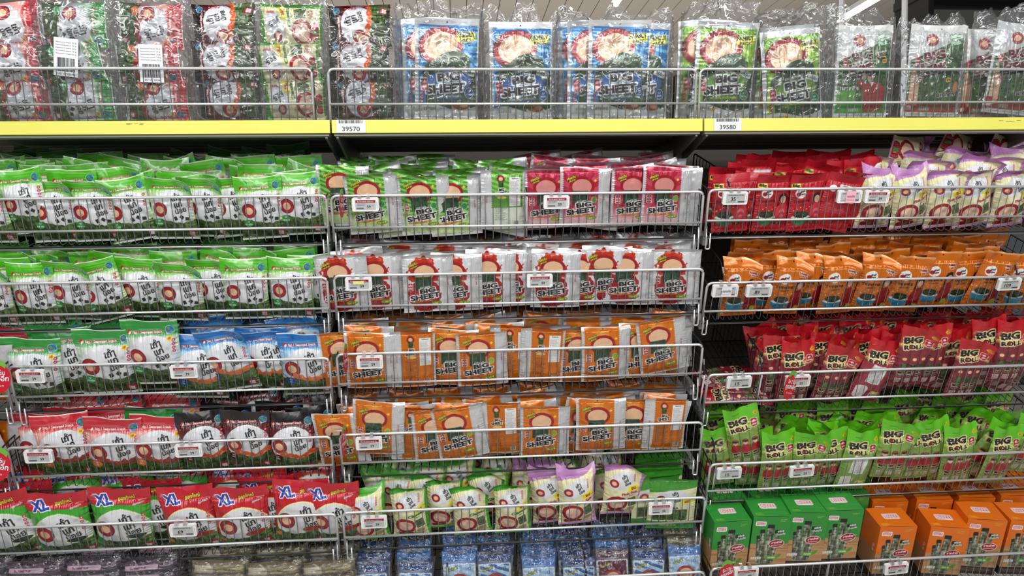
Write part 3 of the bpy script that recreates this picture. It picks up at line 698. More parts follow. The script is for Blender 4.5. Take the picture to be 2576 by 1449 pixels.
# ------------------------------------------------------------------ bags and packs
def fsm(n, m, cy, cx, rng):
    g = rng.random((cy+2, cx+2)); y = np.linspace(0, cy, n); x = np.linspace(0, cx, m)
    yi = y.astype(int); xi = x.astype(int); fy = (y-yi)[:, None]; fx = (x-xi)[None]
    fy = fy*fy*(3-2*fy); fx = fx*fx*(3-2*fx)
    return (g[yi][:, xi]*(1-fx)+g[yi][:, xi+1]*fx)*(1-fy)+(g[yi+1][:, xi]*(1-fx)+g[yi+1][:, xi+1]*fx)*fy-.5
def surface(spec, nx, ny, seed, back=False):
    """vertex positions (metres) of one face of the bag; x across, z up, y depth, front face towards -y"""
    W, H, T = spec['W'], spec['H'], spec['T']
    hd, ft = spec.get('head', .02), spec.get('foot', .008)
    rng = np.random.default_rng(seed)
    v, u = np.mgrid[0:1:ny*1j, 0:1:nx*1j]
    z = v*H; s = np.clip((z-ft)/(H-hd-ft), 0, 1)
    g = np.sin(np.pi*s)**spec.get('ge', .5)
    if spec.get('low'): g = (np.sin(np.pi*s**(1.25)))**spec.get('ge', .5)*(1+.25*(.5-s))
    ac = (1-np.abs(2*u-1)**spec.get('ae', 2.4))**spec.get('ap', .7)
    body = g*ac
    h = T/2*body
    if spec.get('tubes'): h = h*(.72+.28*np.abs(np.sin(np.pi*spec['tubes']*u)))+0
    wr = spec.get('wr', .0035)
    N = (fsm(ny, nx, 7, 5, rng)+.5*fsm(ny, nx, 14, 11, rng))*wr*np.clip(body*1.6, 0, 1)
    # creases running out from the seals
    cr = np.abs(fsm(ny, nx, 2, 22, rng))*wr*2.2*np.exp(-((s-.0)*6)**2)+np.abs(fsm(ny, nx, 3, 26, rng))*wr*2.4*np.exp(-((1-s)*5)**2)
    cr = cr*np.clip(s*(1-s)*60, 0, 1)
    side = np.abs(fsm(ny, nx, 26, 2, rng))*wr*1.6*np.exp(-((1-np.abs(2*u-1))*5)**2)*np.clip((1-np.abs(2*u-1))*30, 0, 1)
    rs = np.random.default_rng(seed+99)
    a1, a2, a3, p1, p2 = rs.normal(0, 1, 5)
    hv = np.clip((z-(H-hd))/hd, 0, 1)
    bend = spec.get('hw', .003)*(np.sin(2*np.pi*u*1.1+p1*3)*hv+.5*np.sin(2*np.pi*u*2.3+p2*3)*hv)+spec.get('curl', .006)*a1*hv**1.5+spec.get('bow', .002)*a2*(2*u-1)**2+.0015*a3*(2*u-1)*np.sin(np.pi*v)
    if spec.get('fold'):
        fu = np.clip((u+v*.6-1.6+spec['fold'])/spec['fold'], 0, 1) if spec['fold'] > 0 else np.clip(((1-u)+v*.6-1.6-spec['fold'])/-spec['fold'], 0, 1)
        bend = bend-fu**1.5*.03
        z = z-fu**2*.02
    x = (u-.5)*W*(1-spec.get('pinch', .07)*g)
    y = -(h+N-cr-side) if not back else (h+.3*N)+.0004
    tw = spec.get('corner', .004)
    z = z+tw*hv*(2*np.abs(u-.5))**2*(1+.6*a1)+.0025*np.sin(2*np.pi*u*.7+p1)*hv*a2
    return np.stack([x, y+bend, z], -1)
def grid_mesh(name, P, colr, cells, mat_, extra=None, hole=None):
    ny, nx = P.shape[:2]
    idx = np.arange(ny*nx).reshape(ny, nx)
    q = np.stack([idx[:-1, :-1], idx[:-1, 1:], idx[1:, 1:], idx[1:, :-1]], -1)[cells]
    V = P.reshape(-1, 3); C = colr.reshape(-1, 3)
    used = np.unique(q); mp = np.zeros(ny*nx, np.int64); mp[used] = np.arange(len(used))
    V = V[used]; C = C[used]; F = mp[q]
    if extra is not None:
        F = np.concatenate([F, extra[1]+len(V)]); V = np.concatenate([V, extra[0]]); C = np.concatenate([C, extra[2]])
    me = bpy.data.meshes.new(name)
    me.vertices.add(len(V)); me.vertices.foreach_set('co', V.astype(np.float32).ravel())
    me.loops.add(len(F)*4); me.loops.foreach_set('vertex_index', F.astype(np.int32).ravel())
    me.polygons.add(len(F)); me.polygons.foreach_set('loop_start', (np.arange(len(F))*4).astype(np.int32))
    me.update(calc_edges=True)
    me.polygons.foreach_set('use_smooth', np.ones(len(F), bool))
    at_ = me.attributes.new('ink', 'FLOAT_COLOR', 'POINT')
    c4 = np.ones((len(V), 4), np.float32); c4[:, :3] = lin(C); at_.data.foreach_set('color', c4.ravel())
    me.materials.append(mat_); me.update()
    return me
def bquads(P, flip=True):
    ny, nx = P.shape[:2]; idx = np.arange(ny*nx).reshape(ny, nx)
    q = np.stack([idx[:-1, :-1], idx[1:, :-1], idx[1:, 1:], idx[:-1, 1:]], -1)
    return q.reshape(-1, 4)
class Pack:
    """one kind of packet: a few differently creased shapes, each split into its parts, plus a light copy for the back rows"""
    def __init__(s, name, canvas, spec, mat_, desc, cat, variants=2, g=1.0, rear=True, parts=None, scale=1.0):
        s.name, s.spec, s.desc, s.cat = name, spec, desc, cat
        s.W, s.H, s.T = spec['W'], spec['H'], spec['T']
        nx, ny = int(s.W*1000/g)+1, int(s.H*1000/g)+1
        s.vars = []; s.rears = []
        C = canvas.sample(nx, ny)
        v, u = np.mgrid[0:1:(ny-1)*1j, 0:1:(nx-1)*1j]
        hd, ft = spec.get('head', .02)/s.H, spec.get('foot', .008)/s.H
        if parts is None: parts = [('top_seal', v > 1-hd), ('bottom_seal', v < ft), ('pouch', None)]
        else: parts = parts(u, v, hd, ft)
        sp0 = dict(spec)
        for k in range(variants):
            sp = dict(sp0)
            if k % 3 == 2: sp['fold'] = .5
            P = surface(sp, nx, ny, 17*k+len(name)*31)
            nb = max(8, nx//5), max(10, ny//5)
            B = surface(sp, nb[0], nb[1], 17*k+len(name)*31, True); Cb = canvas.sample(*nb)
            left = np.ones((ny-1, nx-1), bool); ms = []
            vb = np.mgrid[0:1:(nb[1]-1)*1j, 0:1:(nb[0]-1)*1j]
            lb = np.ones((nb[1]-1, nb[0]-1), bool)
            for pn, m in parts:
                mm = left if m is None else (m & left)
                left = left & ~mm
                if not mm.any(): continue
                # the matching cells of the back face go with the part
                iy = (np.linspace(0, ny-2, nb[1]-1)).astype(int); ix = (np.linspace(0, nx-2, nb[0]-1)).astype(int)
                mb = (mm[iy][:, ix]) & lb; lb = lb & ~mb
                idx = np.arange(nb[0]*nb[1]).reshape(nb[1], nb[0])
                q = np.stack([idx[:-1, :-1], idx[1:, :-1], idx[1:, 1:], idx[:-1, 1:]], -1)[mb]
                us = np.unique(q); mp = np.zeros(nb[0]*nb[1], np.int64); mp[us] = np.arange(len(us))
                ex = (B.reshape(-1, 3)[us], mp[q], Cb.reshape(-1, 3)[us]) if len(us) else None
                ms.append((pn, grid_mesh(pn, P, C, mm, mat_, ex)))
            s.vars.append(ms)
            if rear:
                rx, ry = max(12, int(s.W*1000/3.2)), max(14, int(s.H*1000/3.0))
                P2 = surface(sp, rx, ry, 17*k+len(name)*31+5*k); B2 = surface(sp, rx//3, ry//3, 17*k+len(name)*31+5*k, True)
                s.rears.append(grid_mesh(name, P2, canvas.sample(rx, ry), np.ones((ry-1, rx-1), bool), mat_,
                               (B2.reshape(-1, 3), bquads(B2), canvas.sample(rx//3, ry//3).reshape(-1, 3))))
    def place(s, mw, k, rear=False):
        if rear:
            o = bpy.data.objects.new(s.name, s.rears[k % len(s.rears)]); link(o); o.matrix_world = mw
        else:
            o = empty(s.name, mw)
            for pn, me in s.vars[k % len(s.vars)]:
                link(bpy.data.objects.new(pn, me), o)
        return o
def strip_parts(x0, x1):
    return lambda u, v, hd, ft: [('zip_lock_strip', u > x1), ('side_seal', u < x0), ('top_seal', v > 1-hd), ('bottom_seal', v < ft), ('front_panel', None)]
def strip_parts_l(x0, x1):
    return lambda u, v, hd, ft: [('zip_lock_strip', u < x0), ('side_seal', u > x1), ('top_seal', v > 1-hd), ('bottom_seal', v < ft), ('back_panel', None)]
def sc_canvas_spec(W, H, T, **k): return dict(W=W/1000, H=H/1000, T=T/1000, **k)
BAG = dict(head=.030, foot=.007, pinch=.08, wr=.004, ge=.5, low=True, hw=.003, curl=.008, corner=.005)
FLAT = dict(head=.010, foot=.006, pinch=.015, wr=.002, ge=.4, ae=4, hw=.002, curl=.004, corner=.001, bow=.003)
PK = {}
def reg(key, *a, **k): PK[key] = Pack(*a, **k)
reg('A', 'seaweed_snack_bag', classic('green'), sc_canvas_spec(125, 165, 42, **BAG), P_FILM, 'light green topped seaweed bag', 'snack bag', 3)
reg('B', 'seaweed_snack_bag', classic('mgreen', 150, 185), sc_canvas_spec(150, 185, 52, **BAG), P_FILM, 'large dark green topped seaweed bag', 'snack bag', 2)
reg('C', 'seaweed_snack_bag', classic('blue', 140, 180), sc_canvas_spec(140, 180, 52, **BAG), P_FILM, 'blue topped seaweed bag', 'snack bag', 3)
reg('D', 'seaweed_snack_bag', classic('red', 145, 180), sc_canvas_spec(145, 180, 50, **BAG), P_FILM, 'red topped spicy seaweed bag', 'snack bag', 2)
reg('E', 'seaweed_snack_bag', classic('black', 130, 175), sc_canvas_spec(130, 175, 50, **BAG), P_FILM, 'black topped barbecue seaweed bag', 'snack bag', 2)
reg('XG', 'seaweed_snack_bag', xl('green'), sc_canvas_spec(160, 195, 55, **BAG), P_FILM, 'large red topped green seaweed bag', 'snack bag', 2)
reg('XR', 'seaweed_snack_bag', xl('red'), sc_canvas_spec(150, 190, 55, **BAG), P_FILM, 'large all-red seaweed bag', 'snack bag', 2)
for k_, n_, d_ in (('FG', 'green', 'green wave-patterned flat pack'), ('FP', 'pink', 'pink flat pack'), ('FW', 'white', 'white tomato-splash flat pack'), ('FO', 'orange', 'orange flat pack')):
    reg(k_, 'seaweed_sheet_pack', sheet(n_), sc_canvas_spec(140, 162, 14, **FLAT), P_FOIL, d_, 'snack pack', 2, parts=strip_parts(.055, .79))
for k_, n_, d_ in (('GG', 'green', 'green flat pack turned backwards'), ('GO', 'orange', 'orange flat pack turned backwards')):
    reg(k_, 'seaweed_sheet_pack', sheet_back(n_), sc_canvas_spec(122, 162, 14, **FLAT), P_FOIL, d_, 'snack pack', 1, parts=strip_parts_l(.24, .94), rear=False)
PIL = dict(head=.014, foot=.010, pinch=.10, wr=.005, ge=.45, hw=.006, curl=.012, corner=.012)
reg('PP', 'seaweed_pillow_bag', pillow('pink'), sc_canvas_spec(112, 172, 55, **PIL), P_MATTE, 'cream and lilac pillow bag', 'snack bag', 3)
reg('PC', 'seaweed_pillow_bag', pillow('classic'), sc_canvas_spec(108, 165, 55, **PIL), P_MATTE, 'cream and green pillow bag', 'snack bag', 3)
reg('FL', 'seaweed_sheet_pack', flatgreen(), sc_canvas_spec(138, 165, 12, **FLAT), P_FILM, 'cream and green flat bag', 'snack bag', 1)
DOY = dict(head=.024, foot=.006, pinch=.03, wr=.0035, ge=.45, low=True, hw=.004, curl=.008, corner=.002)
reg('TR', 'seaweed_topping_pouch', topping('red'), sc_canvas_spec(105, 165, 26, **DOY), P_MATTE, 'red topping pouch', 'snack pouch', 2)
reg('TB', 'seaweed_topping_pouch', topping_back(), sc_canvas_spec(105, 165, 26, **DOY), P_MATTE, 'red topping pouch turned backwards', 'snack pouch', 1)
reg('TO', 'seaweed_topping_pouch', topping('orange'), sc_canvas_spec(105, 175, 34, **DOY), P_FOIL, 'orange topping pouch with a blue bowl', 'snack pouch', 3)
RL = dict(head=.045, foot=.006, pinch=.04, wr=.004, ge=.4, hw=.006, curl=.012, corner=.004, tubes=3)
reg('RR', 'seaweed_roll_bag', roll('red'), sc_canvas_spec(98, 195, 32, **RL), P_FILM, 'red headed seaweed roll bag', 'snack bag', 3)
reg('RB', 'seaweed_roll_bag', roll_back('red'), sc_canvas_spec(98, 195, 32, **RL), P_FILM, 'red roll bag turned backwards', 'snack bag', 1, rear=False)
reg('RG', 'seaweed_roll_bag', roll('green'), sc_canvas_spec(98, 195, 32, **RL), P_FILM, 'green headed seaweed roll bag', 'snack bag', 3)
reg('RH', 'seaweed_roll_bag', roll_back('green'), sc_canvas_spec(98, 195, 32, **RL), P_FILM, 'green roll bag turned backwards', 'snack bag', 1, rear=False)
MN = dict(head=.026, foot=.006, pinch=.04, wr=.005, ge=.4, hw=.005, curl=.012, corner=.004)
for k_, n_, d_ in (('MS', 'sky', 'light blue clear-wrapped small packet'), ('MV', 'navy', 'navy clear-wrapped small packet'), ('MP', 'plum', 'dark plum clear-wrapped packet'), ('MG', 'gold', 'dull gold clear-wrapped packet'), ('MC', 'cream', 'cream clear-wrapped small packet'), ('MW', 'wine', 'wine red clear-wrapped small packet')):
    reg(k_, 'seaweed_mini_packet', mini(n_), sc_canvas_spec(95, 130, 26, **MN), P_FILM, d_, 'snack packet', 1, g=1.2)
for k_, n_, d_ in (('KP', 'plum', 'plum clear-wrapped packet lying flat'), ('KG', 'gold', 'dull gold clear-wrapped packet lying flat')):
    reg(k_, 'wrapped_snack_packet', brick(n_), sc_canvas_spec(150, 34, 30, head=.002, foot=.002, pinch=.02, wr=.006, ge=.3, ae=6, hw=.002, curl=.002, corner=.001), P_FILM, d_, 'snack packet', 1, g=1.5)
# ------------------------------------------------------------------ the store behind the gondola
def pbox(name, m, x0, x1, y0, y1, z0, z1, parent=None, kind=None):
    o = MB().box(x0, x1, y0, y1, z0, z1).build(name, m, parent)
    if kind: o['kind'] = kind
    return o
M_CEIL = mat('ceiling_sheet', 'b9b0a4', 0.6); M_FLOOR = mat('floor_tile', 'b8b4ac', 0.3, var=.05, bscale=3)
M_WALL = mat('far_wall', 'cfc8bd', 0.7); M_BEAM = mat('beam_paint', 'd6d2ca', 0.5); M_BLACKST = mat('black_steel', '1c1d1f', 0.4, 0.3)
pbox('floor', M_FLOOR, -6, 6, -4, 14, -.05, 0, kind='structure')
cb = MB()
for k in range(60):
    x = -6+k*.2
    cb.box(x, x+.19, 1.2, 14, 4.3, 4.34)
cb.box(-6, 6, 1.2, 14, 4.34, 4.4)
cb.build('ceiling', M_CEIL)['kind'] = 'structure'
pbox('wall_back', M_WALL, -6, 6, 13.9, 14, 0, 4.3, kind='structure')
for i_, y in enumerate((5.2, 9.4)):
    pbox('trim_%d' % (i_+1), M_BEAM, -6, 6, y, y+.12, 4.12, 4.3, kind='structure')
lamp = bpy.data.materials.new('lamp_tube'); lamp.use_nodes = True
lamp.node_tree.nodes['Principled BSDF'].inputs['Emission Color'].default_value = (1, .99, .96, 1)
lamp.node_tree.nodes['Principled BSDF'].inputs['Emission Strength'].default_value = 6
def strip_lamp(x0, x1, y0, y1, z, label):
    r = empty('strip_lamp', Matrix.Translation(((x0+x1)/2, (y0+y1)/2, z)))
    d = Vector((x1-x0, y1-y0, 0)); L = d.length; r.rotation_euler = (0, 0, math.atan2(d.y, d.x))
    MB().box(-L/2, L/2, -.05, .05, .02, .07).build('housing', M_WHITEPL, r)
    MB().tube([(-L/2, 0, 0), (L/2, 0, 0)], .028, 8).build('tube', lamp, r)
    MB().tube([(-L*.3, 0, .07), (-L*.3, 0, 4.3-z)], .008, 6).build('hanger', M_GREY, r)
    tag(r, label, 'lamp')
strip_lamp(1.76, 1.75, 2.8, 5.9, 3.9, 'white strip lamp in the gap above the blue family packs')
strip_lamp(4.5, 4.5, 2.9, 6.3, 3.9, 'long white strip lamp beyond the jumbo bags')
# dark hanging rack far beyond the right bay
rk = empty('display_rack', Matrix.Translation((4.25, 3.2, 0)))
for z in (2.45, 2.75, 3.05): MB().box(-.95, 1.6, -.2, .2, z, z+.06).build('rack_shelf', M_BLACKST, rk)
for x in (-.92, .3, 1.55): MB().box(x-.02, x+.02, -.2, .2, 0, 3.4).build('rack_post', M_BLACKST, rk)
for z in (2.51, 2.81): MB().box(-.9, 1.55, .0, .18, z+.0, z+.2).build('stored_carton_row', M_GREY, rk)
tag(rk, 'black steel rack standing beyond the jumbo seaweed bags', 'rack')
for x, y in ((2.9, 3.4), (3.2, 3.1)):
    o = MB().tube([(x, y, 0), (x, y, 4.3)], .02, 8).build('ceiling_pole', M_WHITEPL)
    tag(o, 'thin white pole rising between the lamp and the rack' if x < 3 else 'thin white pole beside the black steel rack', 'pole')

# ------------------------------------------------------------------ gondola frame
XB = [at(833, 320).x, at(1768, 320).x]           # the two joints between the three bays
PITCHX = XB[1]-XB[0]
BAYX = [(XB[0]-PITCHX*1.15, XB[0]), (XB[0], XB[1]), (XB[1], XB[1]+PITCHX)]
ZY1, ZY0 = (at(1300, 301).z, at(1300, 333).z)
BAYN = ['left', 'middle', 'right']
for b, (x0, x1) in enumerate(BAYX):
    r = empty('gondola_shelf', Matrix.Translation(((x0+x1)/2, 0, ZY0)))
    hw = (x1-x0)/2-.0025; t = ZY1-ZY0
    MB().box(-hw, hw, -.006, .004, 0, t).build('price_strip', M_YELLOW, r)
    MB().box(-hw+.003, hw-.003, .006, .47, t-.012, t-.004).build('deck', M_SHELF, r)
    m = MB()
    for k, (y, d) in enumerate(((.004, .028), (.08, .006), (.15, .008), (.22, .006), (.29, .008), (.36, .006), (.43, .014))):
        m.box(-hw+.004, hw-.004, y, y+.028, t-.012-d, t-.012)
    m.build('stiffening_rib', M_SHELF, r)
    for sx in (-1, 1):
        xx = sx*(hw-.012); m = MB()
        pts = [(.01, t-.01), (.01, -.012), (.46, -.10), (.47, -.10), (.47, t-.01)]
        vs = [(xx-.003, y, z) for y, z in pts]+[(xx+.003, y, z) for y, z in pts]; n = len(pts)
        m.add(vs, [tuple(range(n)), tuple(range(n, 2*n))[::-1]]+[(i, i+n, (i+1) % n+n, (i+1) % n) for i in range(n)])
        m.build('side_bracket', M_GREY, r)
    if b != 1:
        p = at((335, 2530)[b//2], (314, 306)[b//2]); m = MB(); q = random.Random(b)
        for k in range(7):
            x = p.x-r.location.x+q.uniform(-.03, .03); z = p.z-ZY0+q.uniform(-.002, .002); m.box(x, x+q.uniform(.004, .016), -.0066, -.006, z, z+.0007)
        m.build('scuff_mark', M_GREY, r)
    tag(r, 'steel shelf with yellow price strip across the %s bay' % BAYN[b], 'shelf', 'yellow-fronted shelves')
    pn = empty('back_panel', Matrix.Translation(((x0+x1)/2, .56, 0)))
    MB().box(-hw, hw, 0, .01, .05, ZY1+.02).build('sheet', M_PANEL, pn)
    for z in (.4, .75, 1.1, 1.36): MB().box(-hw, hw, -.012, 0, z, z+.02).build('cross_rail', M_GREY, pn)
    tag(pn, 'dark steel back panel behind the baskets of the %s bay' % BAYN[b], 'panel')
for x, l in ((XB[0], 'between the left and middle bays'), (XB[1], 'between the middle and right bays'), (BAYX[0][0], 'at the far end of the left bay'), (BAYX[2][1], 'at the far end of the right bay')):
    m = MB().box(x-.018, x+.018, .50, .555, .0, ZY1+.0)
    o = m.build('upright_post', M_GREY); tag(o, 'grey slotted steel upright post '+l, 'post')
def yellow_label(px, txt, lab):
    p = at(px, 320); r = empty('shelf_label', Matrix.Translation((p.x, -.0075, ZY0)))
    h = (ZY1-ZY0); w2 = .038
    MB().box(-w2, w2, -.0006, .0006, .0, h*.97).build('paper', M_PAPER, r)
    rr = random.Random(txt); m = MB(); x = -.031
    while x < .03:
        w_ = rr.choice((.0006, .0012, .002)); m.box(x, x+w_, -.0012, -.0007, h*.73, h*.97); x += w_+rr.choice((.0008, .0014))
    m.build('bar_code', M_INK, r)
    text_obj(txt, 'lettering', M_INK, h*.36, r, (0, -.0012, h*.3), .01, width=.046)
    tag(r, lab, 'label')
yellow_label(884, '39570', 'white barcode label reading 39570, under the black barbecue bundle')
yellow_label(1828, '39580', 'white barcode label reading 39580, under the bright green packs')

# ------------------------------------------------------------------ wire baskets
BK = {}
class Basket:
    def __init__(s, key, a, b, tilt, hf, mid, label, ends=(True, True), depth=.40, step=.0215, side=.12, sideh=None):
        pa, pb = at(*a), at(*b); z = (pa.z+pb.z)/2
        s.key = key; s.t = math.radians(tilt); s.hf = hf; s.x0, s.x1 = pa.x, pb.x; s.depth = depth; s.label = label
        s.org = Vector((0, hf*math.sin(s.t), z-hf*math.cos(s.t)))
        s.mw = Matrix.Translation(s.org) @ Matrix.Rotation(s.t, 4, 'X')
        BK[key] = s; s.items = []
        xc = (s.x0+s.x1)/2; r = empty('wire_basket', s.mw @ Matrix.Translation((xc, 0, 0))); s.root = r
        a_, b_ = s.x0-xc, s.x1-xc; R = .0038
        MB().tube(rot_round([(a_, .0, -.004), (a_, 0, hf), (b_, 0, hf), (b_, 0, -.004)], .016), R, 8).build('front_frame', M_CHROME, r, True)
        MB().tube([(a_, -.003, mid), (b_, -.003, mid)], .0032, 8).build('middle_rail', M_CHROME, r, True)
        MB().tube([(a_, .010, -.017), (b_, .010, -.017)], .0026, 8).build('lower_rail', M_CHROME, r, True)
        n = int((b_-a_)/step); m = MB(); f = MB()
        for k in range(1, n+1):
            x = a_+(b_-a_)*k/(n+1)
            m.tube([(x, .002, hf), (x, .002, 0), (x, .010, -.006), (x, .03, -.006)], .0013, 4, False)
            f.tube([(x, .03, -.006), (x, depth, -.006)], .0012, 4, False)
        m.build('front_grille', M_THIN, r, True)
        for y in (.0, .1, .2, .3, depth): f.tube([(a_, y, -.010), (b_, y, -.010)], .0022, 5, False)
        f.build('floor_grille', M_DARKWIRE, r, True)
        hs = sideh or hf
        for e, x in ((0, a_), (1, b_)):
            g = MB().tube(rot_round([(x, .002, -.004), (x, 0, hf*.98), (x, .03, hs), (x, depth, hs), (x, depth, -.004)], .01), .0022, 6)
            y = .03
            while y < depth: g.tube([(x, y, -.006), (x, y, hs)], .0012, 4, False); y += .03
            for q in (.3, .62): g.tube([(x, 0, hf*q), (x, depth, hf*q)], .0014, 4, False)
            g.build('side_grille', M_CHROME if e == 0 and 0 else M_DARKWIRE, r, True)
        # hooks below the front corners, and the steel arms that carry the basket
        for x in (a_+.004, b_-.004) if key[1:] != 'T' else ():
            MB().tube(rot_round([(x, .004, .02), (x, -.004, -.02), (x, -.004, -.045), (x+.012*(1 if x < 0 else -1), -.004, -.045), (x+.012*(1 if x < 0 else -1), .0, .0)], .004), .0024, 6).build('corner_hook', M_CHROME, r, True)
            sg = 1 if x < 0 else -1
            MB().box(min(x-sg*.001, x+sg*.014), max(x-sg*.001, x+sg*.014), .02, .46, -.042, -.014).build('support_arm', M_LGREY, r)
        tag(r, label[1], 'basket', 'wire baskets')
    def inv(s): return s.mw.inverted()
    def hit(s, px, py, d):
        o = s.inv() @ CAM; q = s.inv().to_3x3() @ ray(px, py); t = (d-o.y)/q.y; p = o+q*t
        return p.x, p.z
    def note(s, o, desc, cat, layer, x): s.items.append((o, desc, cat, layer, x))

def put(bk, key, px, ytop, roll=0.0, b=0, k=None, lean=0.0, yaw=0.0, rear=False, dd=0.0, rng=random.Random(7)):
    """stand a packet in a basket with its head at the given picture point"""
    B, P = BK[bk], PK[key]
    d = .008+P.T*.52+b*(P.T*.62+.004)+dd
    x, zt = B.hit(px, ytop, d)
    zb = min(max(zt-P.H*math.cos(math.radians(roll)), -.002), .09)
    if k is None: k = rng.randrange(99)
    mw = B.mw @ Matrix.Translation((x, d, zb)) @ Matrix.Rotation(math.radians(-roll), 4, 'Y') @ Matrix.Translation((0, 0, 0)) @ Matrix.Rotation(math.radians(lean), 4, 'X') @ Matrix.Rotation(math.radians(yaw), 4, 'Z')
    o = P.place(mw, k, rear)
    B.note(o, P.desc, P.cat, 1 if b else 0, x)
    return o
def front(bk, rows, **kw):
    r = random.Random(bk)
    for q in rows:
        key, px, yt = q[0], q[1], q[2]; roll = q[3] if len(q) > 3 else r.uniform(-2, 2); b = q[4] if len(q) > 4 else 0
        put(bk, key, px, yt, roll, b, r.randrange(99), r.uniform(-2, 3), r.uniform(-5, 5), **kw)
def fill(bk, keys, pxa, pxb, layers, pitch, rise=0.0, spacing=.86, jit=.012, rollj=6.0, d0=None, base=0.0, seed=0, hjit=.012, shrink=1.0, leanj=4, l0=2):
    """the rows of packets behind the front one"""
    B = BK[bk]; r = random.Random(bk+str(seed)+str(pxa)); P0 = PK[keys[0]]
    for L in range(layers):
        d = (P0.T*1.7+.012 if d0 is None else d0)+L*pitch
        if d > B.depth-.01: break
        xa, _ = B.hit(pxa, 700, d); xb, _ = B.hit(pxb, 700, d)
        w_ = P0.W*spacing; n = max(1, round((xb-xa)/w_))
        for i in range(n):
            key = r.choice(keys); P = PK[key]
            x = xa+(xb-xa)*(i+.5)/n+r.uniform(-jit, jit)
            x = min(max(x, B.x0+P.W*.45), B.x1-P.W*.45)
            z = base+rise*(L+1)+r.uniform(-hjit, hjit)
            mw = B.mw @ Matrix.Translation((x, d+r.uniform(-.003, .003), z)) @ Matrix.Rotation(math.radians(r.gauss(0, rollj)), 4, 'Y') @ Matrix.Rotation(math.radians(r.uniform(-leanj, leanj)), 4, 'X') @ Matrix.Rotation(math.radians(r.uniform(-6, 6)), 4, 'Z')
            o = P.place(mw, r.randrange(9), True)
            B.note(o, P.desc, P.cat, L+l0, x)

RN = {'T': 'basket on the yellow shelf', 'R1': 'highest below the shelf', 'R2': 'second basket down', 'R3': 'third basket down', 'R4': 'fourth basket down', 'R5': 'fifth basket down', 'B': 'lowest bin', 'X3': 'beside the dark green bags', 'X4': 'beside the red bags'}
SH = {'T': 'shelf-top', 'R1': 'first', 'R2': 'second', 'R3': 'third', 'R4': 'fourth', 'R5': 'fifth', 'B': 'lowest', 'X3': 'third outer', 'X4': 'fourth outer'}
CN = {'LT': 'wrapped snack bundles', 'LR1': 'light green seaweed bags', 'LR2': 'light green seaweed bags', 'LR3': 'dark green and blue seaweed bags', 'LR4': 'red and black seaweed bags', 'LR5': 'large XL seaweed bags',
      'MT': 'blue family packs', 'MR1': 'green and pink flat packs', 'MR2': 'white flat packs', 'MR3': 'orange flat packs', 'MR4': 'orange flat packs', 'MR5': 'cream pillow bags',
      'RT': 'green and jumbo bags', 'RR1': 'red pouches and lilac bags', 'RR2': 'orange topping pouches', 'RR3': 'red roll bags', 'RR4': 'green roll bags', 'RR5': 'green and orange cartons',
      'MB': 'small blue clear-wrapped packets', 'LX3': 'orange packs', 'LX4': 'orange packs', 'LB': 'plum and gold wrapped packets'}
def mk(key, a, b, tilt, hf, mid, **k):
    bay = {'L': 'left', 'M': 'middle', 'R': 'right'}[key[0]]
    Basket(key, a, b, tilt, hf, mid, (bay+' bay', 'wire basket of %s, %s, %s bay' % (CN[key], RN[key[1:]] if key[1:] != 'T' else 'on the yellow shelf', bay)), **k)
mk('LT', (-150, 172), (783, 172), 8, .134, .044)
mk('MT', (825, 172), (1752, 176), 8, .134, .044)
mk('RT', (1762, 175), (2720, 173), 8, .132, .042)
mk('LR1', (-130, 503), (820, 491), 15, .120, .034, depth=.35)
mk('LR2', (-130, 715), (822, 700), 15, .120, .034)
mk('LR3', (20, 922), (828, 902), 16, .122, .036)
mk('LR4', (17, 1130), (832, 1096), 16, .122, .036)
mk('LR5', (-130, 1338), (845, 1290), 16, .114, .036)
mk('MR1', (833, 495), (1770, 481), 15, .120, .034, depth=.35)
mk('MR2', (840, 695), (1770, 676), 15, .120, .034)
mk('MR3', (847, 888), (1768, 870), 15, .122, .036)
mk('MR4', (855, 1095), (1768, 1062), 16, .122, .036)
mk('MR5', (862, 1288), (1775, 1253), 16, .114, .036)
mk('RR1', (1785, 480), (2720, 465), 18, .125, .038, depth=.34)
mk('RR2', (1780, 715), (2720, 690), 24, .118, .030)
mk('RR3', (1783, 950), (2720, 908), 24, .128, .036)
mk('RR4', (1788, 1172), (2720, 1128), 22, .128, .036)
mk('RR5', (1790, 1432), (2720, 1382), 16, .12, .036)
mk('LX3', (-420, 930), (6, 922), 16, .122, .036)
mk('LX4', (-420, 1140), (3, 1128), 16, .122, .036)
mk('MB', (830, 1482), (1772, 1442), 13, .09, .03)
mk('LB', (-130, 1520), (822, 1482), 13, .09, .03)

# ------------------------------------------------------------------ left bay
G = 'A'
front('LR1', [(G, -45, 455), (G, 55, 430, 6), (G, 125, 463, 1), (G, 230, 472, 1), (G, 325, 462, 9), (G, 425, 447, 0), (G, 505, 452, 0, 1), (G, 582, 450, 6, 1), (G, 655, 452, 3), (G, 748, 438, 2), (G, 180, 430, 2, 1), (G, 350, 440, 8, 2), (G, 20, 440, -3, 1)])
fill('LR1', [G], -110, 815, 6, .040, rise=.004, hjit=.016, base=.012, rollj=8)
front('LR2', [(G, -40, 668), (G, 10, 650, 0, 1), (G, 78, 668, 2), (G, 168, 655, -1), (G, 262, 660, 14), (G, 345, 657, -1, 1), (G, 445, 667, -3), (G, 530, 655, 0, 1), (G, 612, 668, 0), (G, 727, 672, -1), (G, 790, 650, 3, 1)])
fill('LR2', [G], -110, 790, 6, .040, rise=.003, hjit=.016, base=.006, rollj=8)
front('LR3', [('B', 68, 862, -2), ('B', 158, 833, 2, 1), ('B', 255, 830, -1), ('B', 380, 806, 2), ('D', 30, 832, -8, 2), ('C', 487, 848, -2), ('C', 578, 828, 9), ('C', 655, 828, 0, 1), ('C', 700, 826, 8, 1), ('C', 765, 845, 1)])
